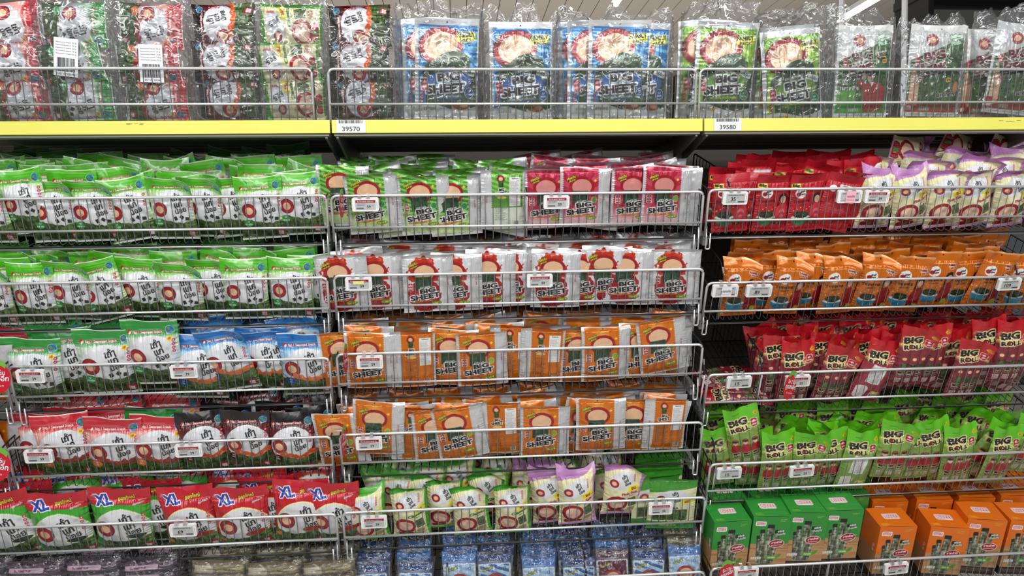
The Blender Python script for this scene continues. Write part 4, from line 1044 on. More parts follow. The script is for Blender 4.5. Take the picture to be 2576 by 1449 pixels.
fill('LR3', ['B'], 60, 430, 3, .05, base=.008, hjit=.014); fill('LR3', ['C'], 470, 820, 3, .05, base=.014, hjit=.018, rollj=9)
front('LR4', [('D', 95, 1053, 0, 1), ('D', 150, 1050, 2), ('D', 268, 1052, -5), ('D', 382, 1068, -5), ('B', 368, 1036, -6, 1), ('D', 185, 1030, 4, 2), ('D', 300, 1020, 4, 2), ('E', 505, 1042, 2), ('E', 615, 1035, 0), ('E', 728, 1052, 0), ('E', 790, 1040, 4, 1), ('E', 700, 1015, 0, 2), ('E', 560, 1020, -4, 2)])
fill('LR4', ['D'], 60, 430, 2, .05, d0=.135, base=.022, l0=3); fill('LR4', ['E'], 450, 810, 2, .05, d0=.135, base=.026, hjit=.02, rollj=9, l0=3)
front('LR5', [('XG', -80, 1275), ('XG', 22, 1282, 9), ('XG', 150, 1262, 2), ('XG', 292, 1228, -2), ('XG', 390, 1240, 2, 1), ('XR', 475, 1250, 3), ('XR', 607, 1248, 1), ('XR', 680, 1232, 2, 1), ('XR', 745, 1216, -3), ('XR', 842, 1224, 3, 0), ('XG', 60, 1228, 2, 1)])
fill('LR5', ['XG'], -110, 440, 3, .052, base=.026, hjit=.012, rollj=8); fill('LR5', ['XR'], 440, 800, 3, .052, base=.026, hjit=.014, rollj=8)

# ------------------------------------------------------------------ middle bay
front('MR1', [('FG', 862, 418, 1, 1), ('FG', 940, 437, 4), ('FG', 1010, 447, 7, 1), ('FG', 1072, 441, 4), ('FG', 1148, 444, 3), ('GG', 1265, 428, 0), ('FP', 1385, 426, 1, 1), ('FP', 1474, 423, 0), ('FP', 1600, 422, -1, 1), ('FP', 1680, 420, -1)])
fill('MR1', ['FG'], 850, 1320, 7, .032, base=.008, rise=.002, hjit=.012, rollj=6, d0=.045); fill('MR1', ['FP'], 1325, 1745, 7, .032, base=.012, rise=.0022, hjit=.014, rollj=7, d0=.045)
front('MR2', [('FW', 862, 640, 3), ('FW', 950, 637, 1, 1), ('FW', 1077, 641, 1), ('FW', 1150, 640, 1, 1), ('FW', 1235, 632, 0, 2), ('FW', 1290, 630, 0, 3), ('FW', 1400, 632, -1), ('FW', 1470, 628, 1, 1), ('FW', 1583, 626, -1), ('FW', 1530, 620, 1, 1), ('FW', 1705, 626, 1)])
fill('MR2', ['FW'], 850, 1745, 7, .032, base=.012, rise=.001, hjit=.011, rollj=6, d0=.06)
front('MR3', [('FO', 868, 833, 2, 1), ('FO', 930, 838, 0), ('GO', 1037, 835, 0), ('FO', 1140, 832, 0, 1), ('FO', 1215, 832, 2), ('GO', 1288, 818, 0, 1), ('GO', 1362, 824, -2), ('FO', 1462, 826, 0, 1), ('FO', 1530, 822, 2), ('FO', 1625, 815, 2, 1), ('FO', 1682, 800, 9)])
fill('MR3', ['FO'], 850, 1745, 7, .032, base=.008, rise=.001, hjit=.010, rollj=6, d0=.055)
front('MR4', [('FO', 862, 1040, 6, 1), ('FO', 945, 1010, -3), ('GO', 1035, 1025, -1, 1), ('FO', 1105, 1028, 3, 1), ('FO', 1168, 1022, 9), ('GO', 1258, 1010, 2, 1), ('FO', 1372, 1018, 0), ('FO', 1517, 1003, 2), ('FO', 1605, 1005, 0, 1), ('GO', 1675, 1000, -1)])
fill('MR4', ['FO'], 850, 1740, 7, .032, base=.010, rise=.0008, hjit=.010, rollj=6, d0=.055)
front('MR5', [('PC', 930, 1262, 4), ('PC', 1033, 1222, 3), ('PC', 1118, 1222, 0, 1), ('PC', 1190, 1216, 5), ('PC', 1292, 1232, 2), ('PP', 1392, 1200, 6, 1), ('PP', 1458, 1186, 3), ('PP', 1566, 1160, -1), ('FL', 1695, 1205, -1), ('PC', 985, 1190, -8, 2), ('PC', 1085, 1190, 8, 2), ('PC', 1240, 1190, 9, 2), ('PP', 1350, 1170, -6, 2)])
fill('MR5', ['PC'], 900, 1290, 3, .055, d0=.13, base=.0, hjit=.02, rollj=12, l0=3); fill('MR5', ['PP', 'PC'], 1290, 1610, 3, .055, d0=.13, base=.0, hjit=.02, rollj=12, l0=3)
fill('MR5', ['FL'], 1640, 1755, 9, .022, base=.008, rise=.002, hjit=.003, rollj=2, spacing=1.0, jit=.004, d0=.035)
# ------------------------------------------------------------------ right bay
front('RR1', [('TR', 1848, 455, 3), ('TR', 1888, 452, -3, 1), ('TR', 1948, 466, 0), ('TR', 2012, 462, -2, 1), ('TR', 2040, 450, 3), ('TB', 2105, 452, -10, 0), ('TB', 2150, 440, -6, 1), ('TR', 1830, 418, 0, 2), ('TR', 1870, 410, -2, 3), ('TR', 1985, 408, 4, 3),
              ('PP', 2215, 443, 0), ('PP', 2310, 440, 8), ('PP', 2396, 432, 6), ('PP', 2478, 425, 12), ('PP', 2562, 428, 6), ('PP', 2215, 393, 12, 1), ('PP', 2350, 400, 8, 1), ('PP', 2450, 390, -6, 1), ('PP', 2540, 392, 10, 1)])
fill('RR1', ['TR', 'TB'], 1830, 2165, 5, .034, base=.018, hjit=.014, rollj=8, d0=.08, leanj=6); fill('RR1', ['PP'], 2190, 2650, 3, .055, base=.03, hjit=.02, rollj=14, d0=.12)
front('RR2', [('TO', 1880, 655, 3), ('TO', 1945, 662, -3, 1), ('TO', 1990, 652, -4), ('TO', 2052, 648, 0, 1), ('TO', 2128, 652, 2), ('TO', 2215, 646, -2), ('TO', 2296, 646, -4), ('TO', 2375, 636, -2), ('TO', 2440, 660, 3, 1), ('TO', 2500, 634, -9), ('TO', 2595, 650, 2)])
fill('RR2', ['TO'], 1830, 2490, 5, .042, base=.002, rise=.0, hjit=.008, rollj=5)
front('RR3', [('RR', 2018, 868, 0), ('RR', 2108, 868, -6), ('RB', 2205, 866, -12), ('RR', 2318, 822, 0), ('RR', 2362, 824, 0, 1), ('RR', 2455, 858, -3), ('RR', 2520, 808, 8, 1), ('RR', 2575, 815, 3), ('RR', 1985, 845, 6, 1), ('RR', 2095, 835, 4, 2), ('RR', 2230, 835, 12, 2)])
fill('RR3', ['RR'], 1940, 2650, 5, .040, base=.002, hjit=.016, rollj=12)
front('RR4', [('RG', 1975, 1092, 4), ('RG', 2050, 1085, 3), ('RG', 2118, 1095, 10, 1), ('RH', 2165, 1105, -5), ('RG', 2268, 1062, 0), ('RG', 2318, 1068, 2, 1), ('RG', 2385, 1062, 12, 1), ('RG', 2440, 1078, 5), ('RG', 2530, 1092, -4), ('RG', 2590, 1050, -8, 1), ('RG', 1905, 1030, 14, 1)])
fill('RR4', ['RG'], 1860, 2650, 5, .040, base=.006, hjit=.018, rollj=14)

def wrap_mesh(name, W, H, T, seed, top=.05, spread=.02, nx=60, ny=90, amp=.011):
    rng = np.random.default_rng(seed)
    v, u = np.mgrid[0:1:ny*1j, 0:1:nx*1j]
    vs = []; fs = []
    for sgn in (-1, 1):
        s = np.clip(v*(1+top/H), 0, 1); g = np.clip(1-((v-.42)/.62)**2, 0, 1)**.4
        g = np.where(v > .78, g*(1-(v-.78)/.22*.8), g)
        ac = (1-np.abs(2*u-1)**5)**.6
        N = (fsm(ny, nx, 9, 7, rng)+.7*fsm(ny, nx, 22, 17, rng)+.45*np.abs(fsm(ny, nx, 44, 30, rng)))*amp
        y = sgn*(T/2*g*ac+.003)+N*(.35+1.4*np.clip((v-.75)*4, 0, 1))*np.where(sgn < 0, 1, 1)*.8
        y = np.where((u == 0) | (u == 1), 0, y)
        z = v*(H+top)+fsm(ny, nx, 3, 6, np.random.default_rng(seed+3))*.05*(amp/.011)*np.clip((v-.85)*6.6, 0, 1)+fsm(ny, nx, 3, 18, np.random.default_rng(seed+4))*.02*(amp/.011)*np.clip((v-.85)*6.6, 0, 1)
        x = (u-.5)*(W+spread)*(1+.06*np.clip(v-.8, 0, 1)*fsm(ny, nx, 2, 3, np.random.default_rng(seed+5))*10)
        b = len(vs); vs += list(zip(x.ravel().tolist(), y.ravel().tolist(), z.ravel().tolist()))
        idx = (np.arange(ny*nx).reshape(ny, nx)+b)
        q = np.stack([idx[:-1, :-1], idx[:-1, 1:], idx[1:, 1:], idx[1:, :-1]], -1).reshape(-1, 4)
        fs += [tuple(f) for f in (q if sgn < 0 else q[:, ::-1]).tolist()]
    me = bpy.data.meshes.new(name); me.from_pydata(vs, [], fs); me.materials.append(M_WRAP)
    me.polygons.foreach_set('use_smooth', [True]*len(me.polygons)); me.update()
    return me
for i_, (px, d, rz) in enumerate(((1850, .06, 172), (1862, .15, 8))):
    B = BK['RR3']; P = PK['RR']; x, z = B.hit(px, 985, d); x = min(max(x, B.x0+.11), B.x0+.12)
    o = P.place(B.mw @ Matrix.Translation((x, d, .020)) @ Matrix.Rotation(math.radians(rz-90), 4, 'Z') @ Matrix.Rotation(math.radians(-90), 4, 'X') @ Matrix.Translation((0, 0, -.1)), i_)
    tag(o, ('red roll bag lying on the wires at the front of the open basket end', 'red roll bag lying deeper in the open basket end')[i_], 'snack bag')
# small clear-wrapped packets in the lowest bins, leaning back in files
_sh = {}
def shroud(o, P):
    """the clear outer film of a small packet"""
    k = (round(P.W, 3), round(P.H, 3))
    if k not in _sh: _sh[k] = wrap_mesh('clear_film', P.W*1.04, P.H*1.02, P.T*1.15, 5, top=.012, spread=.006, nx=26, ny=34, amp=.006); _sh[k].materials[0] = M_THINWRAP
    w_ = bpy.data.objects.new('clear_film', _sh[k]); link(w_, o); w_.location = (0, 0, -.001)
def files(bk, cols, ytop, layers, pitch, keys, rise=.010, lean=-14, rowdrop=0):
    B = BK[bk]; r = random.Random(bk+'f')
    for ci, px in enumerate(cols):
        for L in range(layers):
            key = r.choice(keys[ci % len(keys)]); P = PK[key]
            d = .02+L*pitch; x, z = B.hit(px, ytop, .02); z -= P.H
            mw = B.mw @ Matrix.Translation((x+r.uniform(-.004, .004), d, z+rise*L+r.uniform(-.004, .004))) @ Matrix.Rotation(math.radians(r.gauss(0, 3)), 4, 'Y') @ Matrix.Rotation(math.radians(lean+r.uniform(-3, 3)), 4, 'X')
            o = P.place(mw, 0, L > 1); shroud(o, P)
            B.note(o, P.desc, P.cat, L, x)
fill('LX3', ['FO'], -160, 4, 2, .04, d0=.03, base=.01, l0=1); fill('LX4', ['FO'], -160, 0, 2, .04, d0=.03, base=.01, l0=1)
files('MB', (928, 1035), 1432, 3, .05, [['MV'], ['MV', 'MS']], rise=.004)
files('MB', (1155, 1250), 1405, 6, .030, [['MS'], ['MS', 'MV']], rise=.006)
files('MB', (1358, 1458), 1415, 5, .030, [['MS'], ['MS', 'MV']], rise=.004)
files('MB', (1545, 1636), 1395, 4, .034, [['MS', 'MW'], ['MS', 'MV']], rise=.006)
files('MB', (1730,), 1385, 5, .030, [['MC', 'MS']], rise=.008)
def bricks(bk, pxs, key, rows, layers, y0):
    B = BK[bk]; P = PK[key]; r = random.Random(key)
    for L in range(layers):
        for i, px in enumerate(pxs):
            x, z = B.hit(px, y0, .02)
            for q in range(rows):
                mw = B.mw @ Matrix.Translation((x+r.uniform(-.008, .008), .03+L*.075+r.uniform(-.008, .008), z-(rows-q)*.030+L*.002)) @ Matrix.Rotation(math.radians(r.gauss(0, 2.5)), 4, 'Y') @ Matrix.Rotation(math.radians(-20), 4, 'X')
                o = P.place(mw, 0, q < rows-1 or L > 0); shroud(o, P)
                B.note(o, P.desc, P.cat, ('stack', L, q), x)
bricks('LB', (-60, 82, 225, 368), 'KP', 3, 4, 1425)
bricks('LB', (545, 690, 822), 'KG', 3, 4, 1428)

# ------------------------------------------------------------------ cartons
def carton_kind(kind):
    W, D, H = .108, .088, .19
    def face(cv, fn, nx, ny):
        P = np.zeros((ny, nx, 3)); v, u = np.mgrid[0:1:ny*1j, 0:1:nx*1j]
        x, y, z = fn(u, v); P[..., 0] = x; P[..., 1] = y; P[..., 2] = z
        return grid_mesh('face', P, cv.sample(nx, ny), np.ones((ny-1, nx-1), bool), P_CARD)
    fr = face(box_front(kind), lambda u, v: ((u-.5)*W, u*0, v*H), 109, 191)
    tp = face(box_top(kind), lambda u, v: ((u-.5)*W, v*D, H+u*0+.0012*np.sin(np.pi*u)), 109, 89)
    cvs = box_side(kind)
    sl = face(cvs, lambda u, v: (-W/2+u*0, D-u*D, v*H), 60, 120); sr = face(cvs, lambda u, v: (W/2+u*0, u*D, v*H), 60, 120)
    bkf = face(cvs, lambda u, v: ((.5-u)*W, D+u*0, v*H), 20, 20)
    return [('front_panel', fr), ('top_flap', tp), ('side_panel', sl), ('side_panel', sr), ('back_panel', bkf)]
CK = {k: carton_kind(k) for k in ('green', 'orange')}
def carton(kind, px, py, d, yaw=0, layer=0, z=None):
    B = BK['RR5']; x, zz = B.hit(px, py, d)
    mw = B.mw @ Matrix.Translation((x, d, (zz if z is None else z)-.19)) @ Matrix.Rotation(math.radians(yaw), 4, 'Z')
    r = empty('snack_carton', mw)
    for pn, me in CK[kind]: link(bpy.data.objects.new(pn, me), r)
    B.note(r, kind+' seaweed stick carton', 'carton', layer, x)
for i, (px, py) in enumerate(((1845, 1312), (1945, 1299), (2038, 1290), (2128, 1284))): carton('green', px, py, .016, (2, -3, -4, -1)[i])
for i, (px, py) in enumerate(((2262, 1325), (2392, 1327), (2486, 1308), (2592, 1310))): carton('orange', px, py, .016, (-2, -9, -10, -6)[i])
B5 = BK['RR5']
zf = B5.hit(1845, 1312, .016)[1]; zo = B5.hit(2262, 1325, .016)[1]
for L in range(1, 4):
    for px in (1830, 1935, 2040, 2135):
        carton('green', px, 1300, .016+L*.098, 0, L, zf+.0)
for L in range(1, 5):
    for i, px in enumerate((2225+8*L, 2338+5*L, 2445+2*L, 2550)):
        carton('orange', px, 1300, .020+L*.098, (-3, -5, -6, -4)[i], L, zo+.012)

# ------------------------------------------------------------------ wrapped bags and bundles on the yellow shelf
BIG = dict(head=.020, foot=.006, pinch=.02, wr=.004, ge=.35, ae=4, hw=.003, curl=.006, corner=.002)
reg('UB', 'family_bag', family('blue'), sc_canvas_spec(172, 262, 22, **BIG), P_FOIL, '', '', 2, rear=True)
reg('UG', 'family_bag', family('green'), sc_canvas_spec(172, 262, 22, **BIG), P_FOIL, '', '', 2, rear=True)
reg('UC', 'jumbo_bag', jumbo('classic'), sc_canvas_spec(160, 250, 24, **BIG), P_FILM, '', '', 1, rear=True)
reg('US', 'jumbo_bag', jumbo('squid'), sc_canvas_spec(165, 250, 24, **BIG), P_FILM, '', '', 1, rear=True)
SD = dict(head=.006, foot=.006, pinch=.05, wr=.006, ge=.35, ae=3, hw=.004, curl=.006, corner=.004)
for k_, n_ in (('HR', 'red'), ('HG', 'green'), ('HB', 'bbq'), ('HC', 'cream')):
    reg(k_, 'bundled_bag', bundle_art(n_), sc_canvas_spec(165, 110, 46, **SD), P_FILM, '', '', 2, rear=False)
def inner(root, key, k, x, y, z, roll=0, rear=False, lean=0):
    P = PK[key]; mw = Matrix.Translation((x, y, z)) @ Matrix.Rotation(math.radians(-roll), 4, 'Y') @ Matrix.Rotation(math.radians(lean), 4, 'X')
    if rear:
        o = bpy.data.objects.new(P.name, P.rears[k % len(P.rears)]); link(o, root); o.matrix_local = mw
    else:
        o = bpy.data.objects.new(P.name, None); o.empty_display_size = .02; link(o, root); o.matrix_local = mw
        for pn, me in P.vars[k % len(P.vars)]: link(bpy.data.objects.new(pn, me), o)
def packset(bk, px, ybase, bags, label, wrapw, wraph, T, seed, d=.06, top=.05, wx=0, sticker=None):
    B = BK[bk]; x, z = B.hit(px, 290, d)
    r = empty('wrapped_multipack', B.mw @ Matrix.Translation((x, d, .0)))
    for q in bags: inner(r, *q[:6], **(q[6] if len(q) > 6 else {}))
    w_ = bpy.data.objects.new('clear_wrap', wrap_mesh('clear_wrap', wrapw, wraph, T, seed, top)); link(w_, r); w_.location = (wx, 0, .002)
    if sticker:
        sx, sz, rt = sticker
        st = MB().box(-.030, .030, -.0004, .0004, -.05, .045).build('barcode_label', M_PAPER, r); st.location = (sx, -T/2-.006, sz); st.rotation_euler = (0, rt, 0)
        m = MB(); q = -.022; rr = random.Random(seed)
        while q < .022: w2 = rr.choice((.0007, .0013, .002)); m.box(q, q+w2, -.0009, -.0005, -.038, -.004); q += w2+rr.choice((.0008, .0016))
        m.build('bar_code', M_INK, st); text_obj('8 857107 230340', 'lettering', M_INK, .005, st, (0, -.0009, -.044), 0, .046)
        for q in range(5): text_obj('Seaweed snack 32 g', 'lettering', M_INK, .0035, st, (0, -.0009, .006+q*.007), 0, .05)
    tag(r, label, 'multipack', 'wrapped multipacks on the yellow shelf'); return r
packset('MT', 1122, 0, [('UB', 0, .0, -.028, .004, -2), ('UB', 1, -.03, .0, .008, 0, dict(rear=True)), ('UB', 0, -.045, .022, .010, 0, dict(rear=True))],
        'clear-wrapped blue family packs beside the black wrapped bundle', .215, .262, .10, 1, top=.045, wx=-.018)
packset('MT', 1308, 0, [('UB', 1, .0, -.028, -.004, 0), ('UB', 0, .006, .0, .0, 0, dict(rear=True))],
        'clear-wrapped blue family pack, single bag showing, between two fuller wraps', .19, .255, .09, 2, top=.03)
packset('MT', 1545, 0, [('UB', 0, .0, -.030, .002, -1), ('UB', 1, .062, -.004, .0, -1), ('UB', 0, -.05, -.003, .004, 0, dict(rear=True)), ('UB', 1, -.07, .022, .006, 0, dict(rear=True))],
        'wide clear-wrapped set of overlapping blue family packs', .31, .262, .11, 3, top=.03, wx=.0)
packset('RT', 1800, 0, [('UG', 0, .0, -.030, -.004, -3), ('UG', 1, -.03, .0, .004, 0, dict(rear=True))],
        'clear-wrapped bright green family pack beside the blue packs', .20, .262, .10, 4, top=.055)
packset('RT', 1985, 0, [('UG', 1, .0, -.030, -.022, 6), ('UG', 0, -.02, .0, -.01, 3, dict(rear=True))],
        'clear-wrapped bright green family pack beside the jumbo bags', .21, .255, .10, 5, top=.05)
packset('RT', 2148, 0, [('UC', 0, .0, -.028, .002, 0), ('UC', 0, .012, .0, .006, 1, dict(rear=True))],
        'clear-wrapped jumbo bag with a printed person in red jumper', .185, .25, .09, 6, top=.035)
packset('RT', 2322, 0, [('US', 0, .0, -.028, .004, -1), ('US', 0, .02, .0, .008, -2, dict(rear=True))],
        'clear-wrapped squid jumbo bag next to the printed person', .19, .25, .09, 7, top=.03)
packset('RT', 2515, 0, [('US', 0, .0, -.030, .010, -5), ('US', 0, -.05, .01, .0, 0, dict(rear=True))],
        'clear-wrapped squid jumbo bag at the picture edge, leaning sideways', .20, .255, .10, 8, top=.04)
def stack3(key, dx=0, j=0, rolls=(0, 0, 0)):
    return [(key, (q+j) % 2, dx+(.004, -.004, .003)[q], -.01-(.008 if q == 1 else 0), .004+q*.093, rolls[q]) for q in range(3)]
packset('LT', -80, 0, stack3('HR'), 'clear-wrapped bundle of red bags cut by the picture edge', .185, .29, .08, 11, top=.03)
packset('LT', 55, 0, stack3('HR', 0, 1, (0, -2, 2)), 'clear-wrapped bundle of red bags without a barcode label', .185, .28, .08, 12, top=.0)
packset('LT', 215, 0, stack3('HG', 0, 0, (2, 9, 0)), 'clear-wrapped bundle of green bags with a barcode label', .195, .30, .08, 13, top=.05, sticker=(-.01, .165, .12))
packset('LT', 400, 0, stack3('HR', 0, 0, (0, 2, -3)), 'clear-wrapped bundle of red bags with a barcode label', .195, .30, .08, 14, top=.04, sticker=(.01, .15, .03))
packset('LT', 583, 0, stack3('HB', 0, 1), 'clear-wrapped bundle of black barbecue bags beside the cream bundle', .18, .285, .08, 15, top=.01)
packset('LT', 745, 0, stack3('HC', 0, 0, (0, 2, -2)), 'clear-wrapped bundle of cream and green bags', .18, .29, .08, 16, top=.04)
packset('MT', 915, 0, stack3('HB', 0, 0, (0, -1, 1)), 'clear-wrapped bundle of black barbecue bags beside the blue packs', .185, .285, .08, 17, top=.01)

# lying lilac bags on top of the pile
def lying(bk, px, py, d, rz, rx=70, n=0, lab='', key='PP'):
    B = BK[bk]; P = PK[key]; x, z = B.hit(px, py, d)
    mw = B.mw @ Matrix.Translation((x, d, z)) @ Matrix.Rotation(math.radians(rz), 4, 'Y') @ Matrix.Rotation(math.radians(rx), 4, 'X') @ Matrix.Translation((0, 0, -P.H/2))
    o = P.place(mw, n); tag(o, lab, 'snack bag', 'lilac bags lying on the pile')
lying('RR1', 2280, 388, .17, 96, -25, 0, 'cream and lilac bag lying flat on top, towards the red pouches')
lying('RR1', 2400, 378, .19, 108, -25, 1, 'cream and lilac bag lying in the middle on top of the pile')
lying('RR1', 2520, 385, .20, 100, -25, 2, 'cream and lilac bag lying on top at the picture edge')

# ------------------------------------------------------------------ dividers
def divider(bk, px, lab, h=None, chrome_tip=True, d=.0):
    B = BK[bk]; x, _ = B.hit(px, 700, .02); h = h or B.hf*1.35; D = B.depth
    r = empty('wire_divider', B.mw @ Matrix.Translation((x, 0, 0)))
    MB().tube(rot_round([(0, .008, -.004), (0, .01, B.hf*1.05), (0, .05, h), (0, D, h), (0, D, -.004)], .012), .0022, 6).build('frame', M_DARKWIRE, r, True)
    g = MB(); y = .04
    while y < D: g.tube([(0, y, -.004), (0, y, h)], .0012, 4, False); y += .03
    for q in (.3, .6): g.tube([(0, .01, h*q), (0, D, h*q)], .0013, 4, False)
    g.build('grille', M_DARKWIRE, r, True)
    MB().tube([(0, .006, 0), (0, .006, B.hf*.9), (0, .03, h*.95)], .0026, 6).build('front_stay', M_CHROME, r, True)
    tag(r, lab, 'divider')
divider('RR1', 2172, 'wire divider between the red pouches and the lilac bags', .15)
divider('RR1', 1806, 'wire divider beside the red pouches at the basket end', .16)
divider('RR2', 1818, 'wire divider beside the orange topping pouches', .16)
divider('RR2', 2548, 'wire divider where the orange pouches end', .16)
divider('RR3', 1960, 'wire divider beside the red roll bags', .17)
divider('RR3', 1806, 'wire divider at the empty end of the red roll basket', .17)
divider('RR4', 1872, 'wire divider beside the green roll bags', .17)
divider('RR5', 2205, 'wire divider between the green and the orange cartons', .15)
divider('MR1', 1322, 'wire divider between the green and the pink flat packs', .14)
divider('MB', 1104, 'wire divider beside the navy packets of the lowest bin', .13)
divider('MB', 1498, 'wire divider in the middle of the lowest bin', .13)
divider('LB', 455, 'wire divider between the plum and the gold wrapped packets', .13)

# ------------------------------------------------------------------ electronic price tags
def tagpos(px, py): return at(px, py, -.014)
def price(px, py, num, lab, red=True, tilt=15, roll=0, note=None, sx=1.0):
    p = at(px, py, -.018)
    r = empty('price_tag', Matrix.Translation(p) @ Matrix.Rotation(math.radians(tilt), 4, 'X') @ Matrix.Rotation(math.radians(roll), 4, 'Y'))
    w_, h = .0348*sx, .0180
    m = MB().prism([(-w_, -h+.003), (-w_+.003, -h), (w_-.003, -h), (w_, -h+.003), (w_, h-.003), (w_-.003, h), (-w_+.003, h), (-w_, h-.003)], 0, .009)
    m.build('case', M_WHITEPL, r)
    sc_ = MB().box(-w_+.009, w_-.008, -.0006, .0004, -h+.005, h-.005).build('screen', M_SCREEN, r)
    if red:
        MB().box(-w_+.0095, w_-.0085, -.0011, -.0006, h-.0125, h-.0058).build('banner', M_TAGRED, sc_)
        text_obj('ซื้อ 2 ชิ้น ลดราคา 100.00 บาท', 'lettering', M_PAPER, .0042, sc_, (0, -.0014, h-.0092), .0, .042)
        text_obj(num, 'price_lettering', M_INK, .0075, sc_, (.009, -.0011, -.0055), .01)
        text_obj('.-', 'lettering', M_INK, .0022, sc_, (.0185, -.0011, -.0025), .01)
    else:
        text_obj('สาหร่ายทอดกรอบ 30 กรัม', 'lettering', M_INK, .0045, sc_, (0, -.0011, h-.0085), .01, .044)
        text_obj(num, 'price_lettering', M_INK, .0105, sc_, (-.006, -.0011, -.002), .012)
        text_obj('.-', 'lettering', M_INK, .0022, sc_, (.006, -.0011, .002), .01)
    text_obj('สาหร่ายทอดกรอบ', 'lettering', M_INK, .0026, sc_, (-.010, -.0011, .0028 if red else -.009), 0, .022)
    if red: text_obj('รสคลาสสิค 32 กรัม', 'lettering', M_INK, .0022, sc_, (-.012, -.0011, -.001), 0, .018)
    m = MB(); q = -w_+.012 if red else .008; rr = random.Random(num+str(px)); e = q+.018
    while q < e: w2 = rr.choice((.0004, .0007)); m.box(q, q+w2, -.0011, -.0007, -.0115, -.0075); q += w2+.0006
    m.build('bar_code', M_INK, sc_)
    m = MB()
    for k in range(9): m.box(w_-.0055, w_-.0035, -.0006, .0001, -.009+k*.002, -.0080+k*.002)
    m.build('case_marking', M_SCREEN, r)
    for x in (-.014, .008):
        MB().box(x-.0045, x+.0045, -.001, .012, h-.001, h+.0025).box(x-.0045, x+.0045, -.0025, -.0005, h-.001, h+.009).box(x-.0045, x+.0045, -.0025, .014, h+.0085, h+.0105).build('clip', M_CLEAR, r)
    if note == 'pink':
        n = MB().box(-.012, .016, -.0022, -.0016, -h+.001, h-.001).build('paper_note', M_PINK, r); text_obj('ขออภัย', 'lettering', M_TAGRED, .007, n, (.002, -.0027, .002), .01, .022)
        text_obj('สินค้าหมดชั่วคราว', 'lettering', M_TAGRED, .003, n, (.002, -.0027, -.008), 0, .022)
    if note == 'white':
        n = MB().box(-.011, .017, -.0022, -.0016, -h+.002, h-.002).build('paper_note', M_PAPER, r); text_obj('ขออภัย', 'lettering', M_INK, .008, n, (.003, -.0027, .002), .012, .024)
        text_obj('สินค้าหมดชั่วคราว', 'lettering', M_TAGRED, .003, n, (.003, -.0027, -.009), 0, .022)
    if note == 'yellow':
        MB().box(-.014, .014, -.0022, -.0016, .0, .009).build('paper_note', M_NOTE, r)
    tag(r, lab, 'price tag', 'electronic price tags')
price(919, 515, '59', 'white electronic price tag reading 59 before the green flat packs')
price(1400, 509, '59', 'white electronic price tag reading 59 before the pink flat packs')
price(902, 715, '59', 'price tag with a yellow paper note, before the white flat packs', note='yellow')
price(1358, 707, '59', 'price tag reading 59 without note before the white flat packs')
price(930, 912, '59', 'price tag reading 59 before the upper orange flat packs')
price(928, 1117, '59', 'price tag reading 59 before the lower orange flat packs')
price(941, 1315, '39', 'price tag reading 39 before the cream and green pillow bags')
price(1662, 1281, '35', 'price tag reading 35 before the cream and green flat bags', sx=.96)
price(76, 948, '39', 'price tag reading 39 before the dark green bags', roll=1)
price(462, 936, '39', 'price tag reading 39 before the blue bags')
price(96, 1150, '39', 'price tag reading 39 before the red spicy bags', roll=1)
price(474, 1135, '39', 'price tag reading 39 before the black barbecue bags')
price(460, 1336, '69', 'price tag reading 69 before the large XL bags', red=False)
price(1850, 499, '35', 'price tag reading 35 before the red topping pouches', red=False, tilt=18)
price(2138, 495, '35', 'price tag half covered by a pink note', red=False, note='pink', tilt=18)
price(2207, 495, '39', 'price tag reading 39 before the lilac bags', tilt=18)
price(1825, 733, '89', 'price tag covered by a white sorry note', red=False, note='white', tilt=24, sx=1.04)
price(1910, 733, '89', 'price tag reading 89 before the orange pouches', red=False, tilt=24, sx=1.04)
price(2540, 716, '109', 'price tag reading 109 past the orange pouches', red=False, tilt=24, roll=-2, sx=.96)
price(1860, 963, '15', 'price tag reading 15 at the empty end of the red roll basket', red=False, tilt=24, roll=-2)
price(2008, 960, '25', 'price tag reading 25 partly behind the red promotion disc', tilt=24, roll=-2)
price(1835, 1192, '15', 'price tag reading 15 before the green roll bags', red=False, tilt=22, roll=-2)
price(2018, 1187, '25', 'price tag reading 25 before the green roll bags', tilt=22, roll=-3)
price(2256, 1432, '49', 'price tag reading 49 before the orange cartons', tilt=16, roll=-4)
price(1878, 1444, '49', 'price tag at the foot of the green cartons', tilt=16, roll=-3)

# red promotion discs
def promo(px, py, rx, rz, yaw, lab, Y=-.03, tilt=0):
    p = at(px, py, Y)
    r = empty('promotion_disc', Matrix.Translation(p) @ Matrix.Rotation(math.radians(tilt), 4, 'Y') @ Matrix.Rotation(math.radians(yaw), 4, 'Z'))
    n = 40; MB().prism([(rx*math.cos(2*math.pi*k/n), rz*math.sin(2*math.pi*k/n)) for k in range(n)], 0, .0008).build('disc', M_PROMO, r)
    m = MB(); pts = [(rx*1.03*math.cos(math.pi*(.25+.5*k/12)), .004+rz*1.1*math.sin(math.pi*(.25+.5*k/12))) for k in range(13)]
    pts += [(rx*.9*math.cos(math.pi*(.75-.5*k/12)), rz*.86*math.sin(math.pi*(.75-.5*k/12))) for k in range(13)]
    m.prism(pts, -.0006, -.0002); m.build('green_leaf', M_PROMOG, r)
    text_obj('ซื้อ 2 ชิ้น', 'lettering', M_PAPER, rz*.34, r, (0, -.0014, rz*.38), .015, rx*1.2)
    text_obj('ถูกลงอีก', 'lettering', M_PAPER, rz*.5, r, (0, -.0014, -.06*rz), .02, rx*1.75)
    text_obj('ซื้อ 2 ถูกกว่า', 'lettering', M_PAPER, rz*.16, r, (0, -.0014, -rz*.5), .0, rx*1.0)
    MB().box(-.004, .004, .0005, .028, rz*.8, rz*.92).build('clear_holder', M_CLEAR, r)
    tag(r, lab, 'sign')
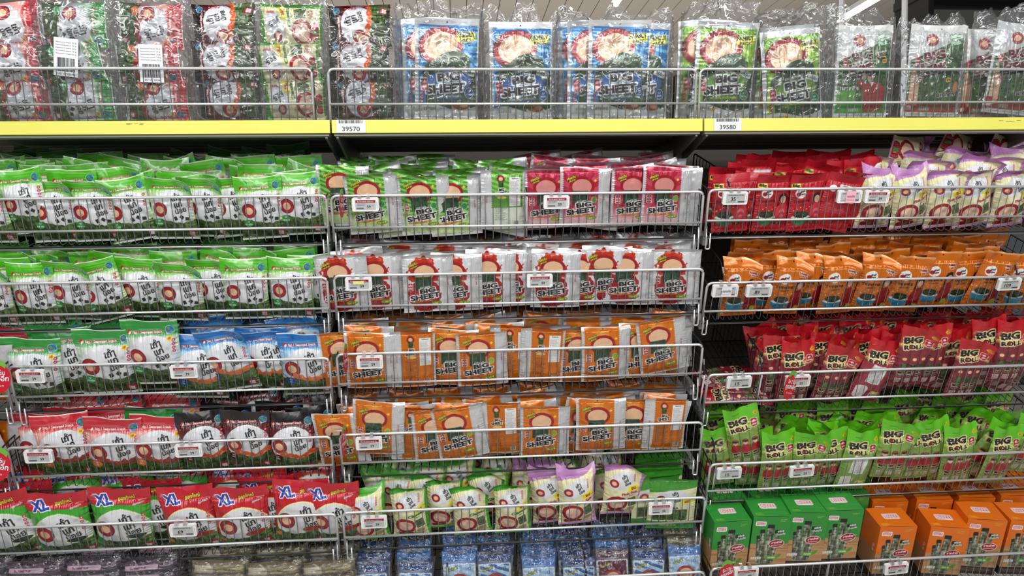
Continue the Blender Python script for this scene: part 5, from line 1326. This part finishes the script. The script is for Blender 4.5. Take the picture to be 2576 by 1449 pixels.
promo(1988, 972, .030, .038, 35, 'red round promotion disc hanging before the red roll bags', tilt=15)
promo(-8, 952, .034, .040, 0, 'red promotion disc at the end of the dark green bag basket', tilt=0)
promo(-10, 1172, .036, .042, 0, 'red promotion disc at the end of the red spicy basket', tilt=10)
promo(870, 905, .028, .036, 86, 'edge-on red promotion disc before the upper orange packs', Y=-.02)
promo(866, 1112, .028, .038, 84, 'edge-on red promotion disc before the lower orange packs', Y=-.02)
promo(860, 515, .026, .034, 86, 'edge-on red promotion disc before the green flat packs', Y=-.02)
promo(1828, 1442, .030, .030, 30, 'red promotion disc at the foot of the green cartons')

# ------------------------------------------------------------------ labels that single out every packet
ORD = ['first', 'second', 'third', 'fourth', 'fifth', 'sixth', 'seventh', 'eighth', 'ninth', 'tenth', 'eleventh', 'twelfth', 'thirteenth', 'fourteenth', 'fifteenth', 'sixteenth', 'seventeenth', 'eighteenth', 'nineteenth', 'twentieth']
for key, B in BK.items():
    bay = {'L': 'left', 'M': 'middle', 'R': 'right'}[key[0]]
    nm = '%s bay %s basket' % (bay, SH[key[1:]]) if key[1:] != 'B' else '%s bay lowest bin' % bay
    groups = {}
    for it in B.items: groups.setdefault((it[1], it[3]), []).append(it)
    for (desc, layer), its in groups.items():
        its.sort(key=lambda q: q[4])
        for i, (o, _, cat, _, _) in enumerate(its):
            if isinstance(layer, tuple): row = 'tier %d of stack row %d' % (layer[2]+1, layer[1]+1)
            elif layer == 0: row = 'front row'
            else: row = '%s row' % ORD[layer]
            n = ORD[i] if len(its) > 1 else 'only'
            if len(its) > 1 and layer == 0: t = '%s, %s from left in front, %s' % (desc, n, nm)
            elif len(its) > 1: t = '%s, %s from left, %s, %s' % (desc, n, row, nm)
            else: t = '%s, the only one in the %s, %s' % (desc, row, nm)
            w_ = t.split()
            if len(w_) > 16: t = t.replace('topping pouch with a blue bowl', 'topping pouch').replace(' basket', '').replace('the only one in the', 'alone in').replace('clear-wrapped small', 'small').replace('turned backwards', 'reversed').replace('stack ', '').replace('large ', '').replace('clear-wrapped packet lying flat', 'packet')
            tag(o, t, cat, '%s in the %s' % (PLUR.get(cat, cat+'s'), nm)) if 0 else tag(o, t, cat, cat+'s in the '+nm)
